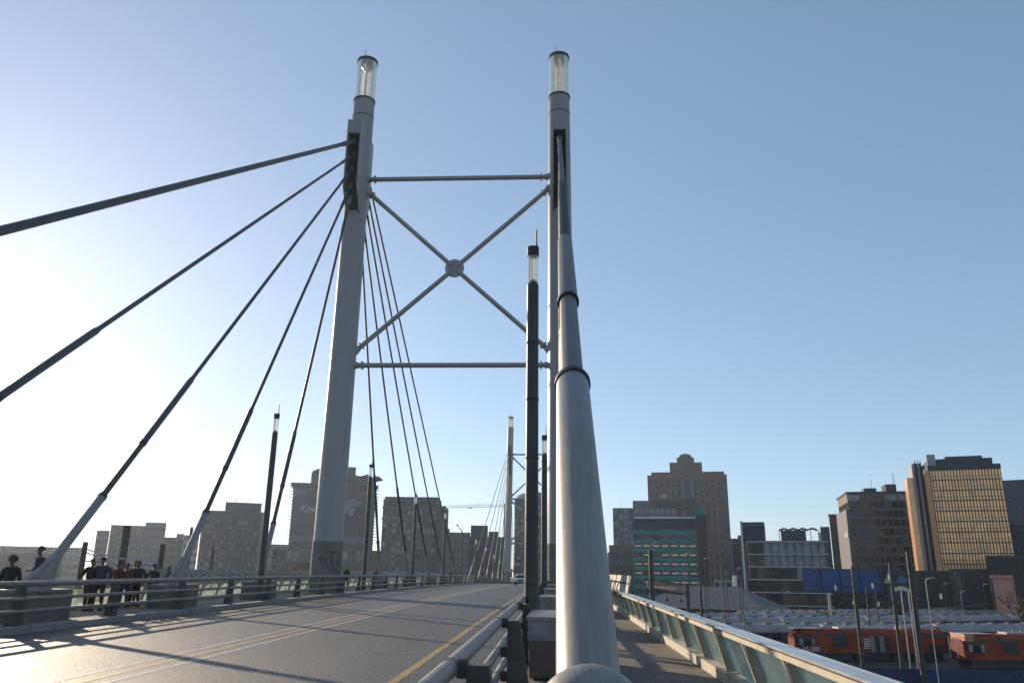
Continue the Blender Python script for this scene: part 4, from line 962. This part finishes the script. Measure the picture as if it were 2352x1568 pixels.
# ------------------------------------------------------------------ trees
def tree(px, dist, h, rad, label, leafc, n=1600, name='tree', zb=None, bare=False, seed=1, crown=.45, leaf=.22):
    r = random.Random(seed); P0 = at(px, 1318, D=dist); z0 = ZG if zb is None else zb; b = Vector((P0.x, P0.y, z0)); t = thing(name, b, label, 'tree' if 'shrub' not in name else 'shrub')
    m = MB(); tips = []
    def limb(p, d, L, rr, lev):
        q = p+d*L; mid = p+d*(L*.5)+Vector((r.uniform(-.06,.06), r.uniform(-.06,.06), 0))*L
        m.tube([p, mid, q], [rr, rr*.8, rr*.6], 6 if lev < 2 else 4, caps=False)
        if lev >= (4 if bare else 2): tips.append(q); return
        for k in range(r.choice((3, 4)) if lev < 3 else 3):
            nd = (d+Vector((r.uniform(-1,1), r.uniform(-1,1), r.uniform(-.15,.75)))*.75).normalized(); limb(q, nd, L*r.uniform(.55,.8), rr*.55, lev+1)
    limb(b, Vector((0,0,1)), h*.33, h*.022, 0); m.build('trunk', mat('bark', (.07,.05,.04), rough=.9), t)
    if bare: return t
    m = MB(); c0 = b+Vector((0,0,h*(1-crown*.9)))
    cl = [c0+Vector((r.gauss(0,.5)*rad, r.gauss(0,.5)*rad, r.uniform(-.5,.5)*h*crown)) for _ in range(26)]
    cl = [c for c in cl if ((c-c0).x**2+(c-c0).y**2) < (rad*.85)**2]
    for _ in range(n):
        c = r.choice(cl); s_ = rad*.3; p = c+Vector((r.gauss(0,s_*.6), r.gauss(0,s_*.6), r.gauss(0,s_*.5)))
        a = Vector((r.uniform(-1,1), r.uniform(-1,1), r.uniform(-1,1))).normalized()*leaf*r.uniform(.6,1.3); e = a.cross(Vector((r.uniform(-1,1), r.uniform(-1,1), r.uniform(-1,1)))).normalized()*leaf*.6
        m.add([p-a, p-e, p+a, p+e], [(0,1,2,3)])
    m.build('crown', leafc, t); return t
L_grn = mat('leaf_green', (.06,.085,.03), rough=.7, var=.35, scale=1.5); L_red = mat('leaf_autumn', (.16,.065,.045), rough=.8, var=.3, scale=.6); L_dk = mat('leaf_dark', (.03,.04,.02), rough=.8, var=.4); L_och = mat('leaf_ochre', (.14,.11,.05), rough=.8, var=.4)
tree(945, 150, 11.6, 2.6, 'small leafy green tree catching light in front of the mansard-roofed apartment block', L_grn, 1500, seed=3)
tree(700, 230, 14, 6.5, 'reddish hazy tree left of the near left pylon', L_red, 1700, seed=4, leaf=.4); tree(848, 240, 13.5, 6, 'reddish hazy tree right of the near left pylon', L_red, 1700, seed=5, leaf=.4)
tree(1905, 178, 5.2, 3.6, 'low ochre-green shrub below the blue billboard', L_och, 1500, name='shrub', seed=6, crown=.8); tree(1950, 182, 4.4, 3.2, 'darker green shrub right of the ochre shrub', L_dk, 1200, name='shrub', seed=8, crown=.8)
tree(2052, 185, 8.0, 3.2, 'dark round tree below the blue-gabled kiosk', L_dk, 1300, seed=9, crown=.6); tree(1948, 262, 14.5, 6, 'reddish brown tree above the blue billboard', L_red, 1400, seed=12, leaf=.35)
tree(2318, 196, 9.5, 3, 'bare branching tree in front of the salmon-pink building', None, bare=True, seed=10)
tree(2345, 190, 8.5, 3.5, 'ochre-leaved tree at the right edge beside the salmon-pink building', L_och, 1200, seed=11)

# ------------------------------------------------------------------ white car
def car(X, Y, label):
    z0 = zd(Y); t = thing('parked_car' if False else 'car', (X, Y, z0), label, 'car'); Wd = .92
    Mw = mat('car_white', (.62,.63,.65), rough=.22, var=.03); 
    pr = [(-2.2,.42),(-2.25,.62),(-2.15,.92),(-1.15,1.06),(-.55,1.52),(1.35,1.60),(2.05,1.12),(2.25,.95),(2.25,.42)]   # side outline, nose towards the viewer
    m = MB(); rings = []
    for x, k in ((-Wd, .0), (-Wd*.93, .06), (Wd*.93, .06), (Wd, .0)):
        rings.append([(X+x, Y+a*(1 if abs(x) < Wd else .985), z0+(b if b < 1.0 else 1.0+(b-1.0)*(1 if abs(x) < Wd else .0))) for a, b in pr])
    m.loft(rings[1:3], smooth=False); m.loft([rings[0], [(X-Wd*.931, q[1], min(q[2], z0+1.0)) for q in rings[1]]]); m.loft([[(X+Wd*.931, q[1], min(q[2], z0+1.0)) for q in rings[2]], rings[3]])
    m.build('body', Mw, t, bevel=.03)
    m = MB(); m.hexa([(X-.72,Y-1.13,z0+1.09),(X+.72,Y-1.13,z0+1.09),(X+.72,Y-1.10,z0+1.09),(X-.72,Y-1.10,z0+1.09),(X-.64,Y-.60,z0+1.50),(X+.64,Y-.60,z0+1.50),(X+.64,Y-.57,z0+1.50),(X-.64,Y-.57,z0+1.50)]); m.build('windscreen', G_dark, t)
    for s_ in (-1, 1):
        m = MB(); m.lathe((X+s_*.66, Y-2.2, z0+.78), [(.0,-.07),(.17,-.05),(.17,.05),(.0,.07)], 12); m.build('headlight', M_hand, t)
        for yy in (-1.4, 1.35):
            m = MB(); m.tube([(X+s_*.70, Y+yy, z0+.34), (X+s_*.93, Y+yy, z0+.34)], .34, 20); wl = m.build('wheel', M_black, t)
            m = MB(); m.tube([(X+s_*.931, Y+yy, z0+.34), (X+s_*.94, Y+yy, z0+.34)], .2, 16); m.build('rim', M_galv, wl)
        m = MB(); m.box(X+s_*.98-.09, X+s_*.98+.09, Y-.9, Y-.75, z0+1.02, z0+1.16); m.build('mirror', Mw, t)
    m = MB(); m.box(X-.42, X+.42, Y-2.275, Y-2.252, z0+.62, z0+.82); m.build('grille', M_black, t)
    m = MB(); m.box(X-.8, X+.8, Y-2.27, Y-2.24, z0+.34, z0+.5); m.build('bumper_intake', M_black, t)
    m = MB(); m.box(X-.26, X+.26, Y-2.285, Y-2.272, z0+.5, z0+.61); m.build('number_plate', M_cream, t)
car(-5.35, 126, 'small white car approaching on the right lane, half hidden by the tall lighting column')

# ------------------------------------------------------------------ people
def skinned(verts, edges, rad, levels=1):
    me = bpy.data.meshes.new('tmp'); me.from_pydata([tuple(v) for v in verts], edges, []); ob = bpy.data.objects.new('tmp', me); C.objects.link(ob)
    md = ob.modifiers.new('s', 'SKIN'); md.use_smooth_shade = True
    for i, sv in enumerate(me.skin_vertices[0].data): sv.radius = (rad[i][0], rad[i][1]) if hasattr(rad[i], '__len__') else (rad[i], rad[i]); sv.use_root = (i == 0)
    ob.modifiers.new('u', 'SUBSURF').levels = levels; ob.modifiers['u'].render_levels = levels
    dg = bpy.context.evaluated_depsgraph_get(); m2 = bpy.data.meshes.new_from_object(ob.evaluated_get(dg)); bpy.data.objects.remove(ob)
    for p in m2.polygons: p.use_smooth = True
    return m2
SKIN = mat('skin_brown', (.12,.065,.042), rough=.55, var=.08)
SHOE = mat('shoe_dark', (.03,.03,.03), rough=.6)
def person(X, Y, hgt, yaw, label, top, legs, hair='short', arms='down', step=0.0, lean=0.0, z=None, hairc=None, extra=None, bulk=1.0):
    z0 = (zd(Y)+.14) if z is None else z; t = thing('person', (X, Y, z0), label, 'person'); s = hgt/1.75; k = bulk
    V = lambda x, y, q: Vector((x, y+(-lean*max(0, q-.9)), q))
    st = step
    J = dict(pel=V(0,0,.95), bel=V(0,-.01,1.08), che=V(0,0,1.27), nb=V(0,.01,1.44), nk=V(0,-.005,1.51), ch=V(0,-.03,1.57), hd=V(0,-.01,1.66), tp=V(0,.0,1.72),
             hl=V(-.10,0,.90), hr=V(.10,0,.90), kl=V(-.11,-.04-st*.5,.50), kr=V(.11,-.02+st*.35,.50), al=V(-.11,.02-st,.09), ar=V(.11,.02+st,.09+abs(st)*.15), tl=V(-.12,-.16-st,.04), tr=V(.12,-.16+st,.05),
             sl=V(-.185,.0,1.41), sr=V(.185,.0,1.41))
    A = {'down': ((-.25,.03,1.13),(-.26,-.06,.87)), 'front': ((-.26,.0,1.13),(-.12,-.22,1.10)), 'hip': ((-.34,.06,1.15),(-.17,-.06,.98)), 'up': ((-.28,-.1,1.22),(-.1,-.26,1.42)), 'out': ((-.33,.05,1.16),(-.42,.0,.94))}
    aL, aR = arms if isinstance(arms, tuple) else (arms, arms)
    el, wl = [Vector(V(*q)) for q in A[aL]]; er, wr = [Vector(V(-q[0], q[1]+(.05 if aR == 'down' else 0), q[2])) for q in A[aR]]
    J.update(el=el, wl=wl, er=er, wr=wr)
    names = list(J); idx = {n_: i for i, n_ in enumerate(names)}
    R = dict(pel=(.135,.1), bel=(.125,.095), che=(.15,.105), nb=.075, nk=.052, ch=.062, hd=.088, tp=.05, hl=.085, hr=.085, kl=.058, kr=.058, al=.038, ar=.038, tl=.035, tr=.035, sl=.058, sr=.058, el=.042, er=.042, wl=.028, wr=.028)
    E = [('pel','bel'),('bel','che'),('che','nb'),('nb','nk'),('nk','ch'),('ch','hd'),('hd','tp'),('pel','hl'),('pel','hr'),('hl','kl'),('kl','al'),('al','tl'),('hr','kr'),('kr','ar'),('ar','tr'),('nb','sl'),('nb','sr'),('sl','el'),('el','wl'),('sr','er'),('er','wr')]
    verts = [J[n_]*s for n_ in names]; rad = [tuple(q*s for q in (R[n_] if hasattr(R[n_], '__len__') else (R[n_], R[n_]))) for n_ in names]; ed = [(idx[a], idx[b]) for a, b in E]
    for side, w_, e_ in ((-1, wl, el), (1, wr, er)):       # palm, four fingers and thumb
        d = (w_-e_).normalized(); c = d.cross(Vector((1,0,0))).normalized(); base = len(verts); wi = idx['wl' if side < 0 else 'wr']
        verts.append((w_+d*.07)*s); rad.append((.026*s, .026*s)); ed.append((wi, base))
        for f, (o_, L_) in enumerate(((-.03,.07),(-.01,.085),(.01,.08),(.03,.062))):
            i0 = len(verts); q = w_+d*.085+c*o_; verts += [q*s, (q+d*L_*.55+Vector((0,-.012,0)))*s, (q+d*L_+Vector((0,-.03,0)))*s]; rad += [(.009*s,)*2]*3; ed += [(base, i0), (i0, i0+1), (i0+1, i0+2)]
        i0 = len(verts); q = w_+d*.03+Vector((0,-.03,0)); verts += [q*s, (q+d*.045+Vector((0,-.025,0)))*s]; rad += [(.011*s,)*2]*2; ed += [(wi, i0), (i0, i0+1)]
    # face: nose and ears
    for o_, rr in (((0,-.115,1.635), .016), ((-.09,.0,1.64), .018), ((.09,.0,1.64), .018)): i0 = len(verts); verts.append(V(*o_)*s); rad.append((rr*s, rr*s)); ed.append((idx['hd'], i0))
    M = Matrix.Translation((X, Y, z0)) @ Matrix.Rotation(yaw, 4, 'Z'); root = Matrix.Translation(-Vector((X, Y, z0)))
    def put(me, nm, mt, par=None): 
        me.transform(root @ M); me.name = nm; me.materials.clear(); me.materials.append(mt); o = bpy.data.objects.new(nm, me); C.objects.link(o); o.parent = par or t; return o
    put(skinned(verts, ed, rad), 'body', SKIN)
    def sub(nms, E2, grow, nm, mt, ext=None):
        ix = {n_: i for i, n_ in enumerate(nms)}; vv = [J[n_]*s for n_ in nms]; rr = []
        for n_ in nms:
            q = R[n_] if hasattr(R[n_], '__len__') else (R[n_], R[n_]); rr.append(tuple((x*k+grow)*s for x in q))
        if ext: ext(vv, rr, ix)
        return put(skinned(vv, [(ix[a], ix[b]) for a, b in E2], rr), nm, mt)
    def shorten(vv, rr, ix):
        for w_, e_ in (('wl','el'), ('wr','er')): vv[ix[w_]] = vv[ix[w_]]*.9+vv[ix[e_]]*.1
        vv[ix['nb']] = vv[ix['nb']]-Vector((0,0,.0)); rr[ix['nb']] = tuple(x*.9 for x in rr[ix['nb']])
    sub(['che','bel','pel','nb','sl','sr','el','er','wl','wr'], [('che','bel'),('bel','pel'),('che','nb'),('nb','sl'),('nb','sr'),('sl','el'),('el','wl'),('sr','er'),('er','wr')], .022, 'jacket' if bulk > 1 else 'shirt', top, shorten)
    def ank(vv, rr, ix):
        for n_ in ('al','ar'): rr[ix[n_]] = (.055*s, .055*s)
    sub(['pel','hl','hr','kl','kr','al','ar'], [('pel','hl'),('pel','hr'),('hl','kl'),('kl','al'),('hr','kr'),('kr','ar')], .018, 'trousers', legs, ank)
    for a_, b_ in (('al','tl'), ('ar','tr')):
        q0, q1 = J[a_]*s, J[b_]*s; m = MB(); m.tube([q0+Vector((0,.05,-.055))*s, q0+Vector((0,0,-.045))*s, q1+Vector((0,-.02,-.0))*s], [.05*s, .052*s, .036*s], 10); o = m.build('shoe', SHOE)
        me = o.data; bpy.data.objects.remove(o); put(me, 'shoe', SHOE)
    hc = mat('hair_black', (.012,.01,.009), rough=.8) if hairc is None else hairc
    r = random.Random(int(X*10+Y*7)); m = MB(); c = (J['hd']+Vector((0,.012,.028)))*s; R0 = {'short': .094, 'afro': .142, 'cap': .098, 'beanie': .1}[hair]*s
    n1, n2 = 8, 12; rings = []
    for i in range(n1):
        th = math.pi*.60*i/(n1-1)
        rings.append([(c.x+R0*math.sin(th)*math.cos(2*math.pi*j/n2)*(.92+(.12*r.random() if hair == 'afro' else 0)), c.y+R0*math.sin(th)*math.sin(2*math.pi*j/n2)*1.05+(.02*s if i > 3 else 0), c.z+R0*math.cos(th)*(1+(.08*r.random() if hair == 'afro' else 0))) for j in range(n2)])
    m.loft(rings, caps=False, smooth=True); m.add(rings[-1], [tuple(range(n2))])
    if hair == 'cap': m.box(c.x-.06*s, c.x+.06*s, c.y-.2*s, c.y-.06*s, c.z+.0*s, c.z+.018*s)
    o = m.build('hair' if hair in ('short','afro') else 'cap', hc); me = o.data; bpy.data.objects.remove(o); put(me, 'hair' if hair in ('short','afro') else 'cap', hc)
    if extra: extra(t, s, M, root, put)
    return t
def col(n_, c): return mat('cloth_'+n_, c, rough=.9, var=.15, scale=8)
Kb, Kn, Kg, Kr, Kor, Kw, Kj, Kbr = col('black',(.015,.015,.018)), col('navy',(.018,.024,.05)), col('grey',(.035,.035,.04)), col('red',(.13,.015,.013)), col('orange',(.13,.035,.018)), col('white',(.6,.6,.6)), col('denim',(.035,.05,.09)), col('brown',(.09,.045,.03))
def pp(px, X=-17.0): return at(px, 1318, X=X).y
person(-16.9, pp(17), 1.80, .3, 'curly-haired person in a dark open jacket over a white top, at the far left', Kb, Kj, 'afro', 'down', hairc=mat('hair_auburn', (.06,.02,.012), rough=.9), bulk=1.1)
person(-16.3, pp(91,-16.3), 1.86, -1.2, 'tall person in a dark navy hooded jacket leaning behind the stay fin', Kn, Kb, 'beanie', 'front', lean=.1, z=zd(24)+.42, bulk=1.2, hairc=Kn)
person(-17.0, pp(210), 1.80, .9, 'person in a dark coat and reddish head wrap, leftmost of the walking group', Kb, Kg, 'beanie', 'out', .12, hairc=col('maroon',(.16,.03,.025)), bulk=1.15)
person(-16.6, pp(233,-16.6), 1.86, .15, 'broad-shouldered person in a dark shirt and cap, second of the walking group', Kg, Kb, 'cap', 'hip', .1, hairc=Kb, bulk=1.15)
person(-17.0, pp(271), 1.74, -.5, 'person in a red and dark top, in the middle of the walking group', Kr, Kb, 'short', 'up', .12)
person(-16.9, pp(291,-16.9), 1.66, .3, 'shorter person in an orange top, between the red top and the black jacket', Kor, Kj, 'short', 'down', .05)
person(-17.5, pp(309,-17.5), 1.78, .2, 'person half hidden behind the one in the black jacket, only head visible', Kbr, Kg, 'short', 'down', .0)
person(-16.8, pp(316,-16.8), 1.76, .1, 'person in a black jacket, one hand on the hip, right of the orange top', Kb, Kb, 'short', ('down','hip'), .12, bulk=1.12)
person(-16.8, pp(354,-16.8), 1.66, 1.0, 'person in a dark shirt and black peaked cap, walking alone right of the group', Kb, Kn, 'cap', ('out','down'), .2, hairc=Kb)
person(-17.0, pp(398), 1.56, -.6, 'person bending forward in a white collar just left of the stay foot', Kn, Kb, 'short', 'front', lean=.35)
person(-17.2, pp(411,-17.2), 1.74, .2, 'person standing behind the bending one, head touching the stay', Kb, Kb, 'short', 'down')
def feather(tt, s, M, root, put):
    m = MB(); m.tube([(0,0,1.74*s), (.02,0,2.0*s), (-.03,.02,2.3*s), (-.12,.02,2.5*s)], [.05, .13, .12, .03], 8); o = m.build('x', Kr); me = o.data; bpy.data.objects.remove(o); put(me, 'red_plume', Kr)
person(-17.0, pp(774), 1.74, .3, 'person with a tall red plume on the head, beside the near left pylon', Kb, Kb, 'short', 'down', extra=feather)
person(-16.8, pp(796,-16.8), 1.76, .0, 'person in a bright red jacket right of the near left pylon', Kr, Kb, 'short', 'front', .1, bulk=1.15)
person(-17.0, pp(865), 1.72, .8, 'person in a dark top right of the second lighting column', Kn, Kb, 'short', 'hip', .1)
for px, lb in ((1018, 'distant dark figure just left of the fourth lighting column'), (1036, 'most distant dark figure on the left footway')):
    person(-16.8, pp(px, -16.8), 1.74, .2, lb, Kb, Kb)

# clutter on the right footway kerb: torn scraps caught under the posts
for k, y in enumerate((7.3, 15.1)):
    m = MB(); r = random.Random(k); pts = [(2.66+r.uniform(-.05,.05)-.04*i, y+r.uniform(-.04,.04), zd(y)+.16+.05*i*(1 if k else .8)) for i in range(4)]
    m.tube(pts, [.035,.05,.03,.015], 5); tag(m.build('litter_scrap', mat('scrap_white', (.6,.6,.62), rough=.8)), ('nearer','farther')[k]+' crumpled white scrap caught at the foot of the right glass parapet', 'litter', 'white litter scraps')

# haze
hz = MB(); hz.box(-900, 900, -60, 1400, ZG-1, 100); ho = hz.build('haze'); tag(ho, kind='stuff')
hm = bpy.data.materials.new('haze'); hm.use_nodes = True; hm.node_tree.nodes.clear(); n = hm.node_tree.nodes
pv = n.new('ShaderNodeVolumePrincipled'); pv.inputs['Color'].default_value = (.72,.84,1,1); pv.inputs['Density'].default_value = .00015; pv.inputs['Anisotropy'].default_value = .55
oo = n.new('ShaderNodeOutputMaterial'); hm.node_tree.links.new(pv.outputs[0], oo.inputs['Volume']); ho.data.materials.append(hm)
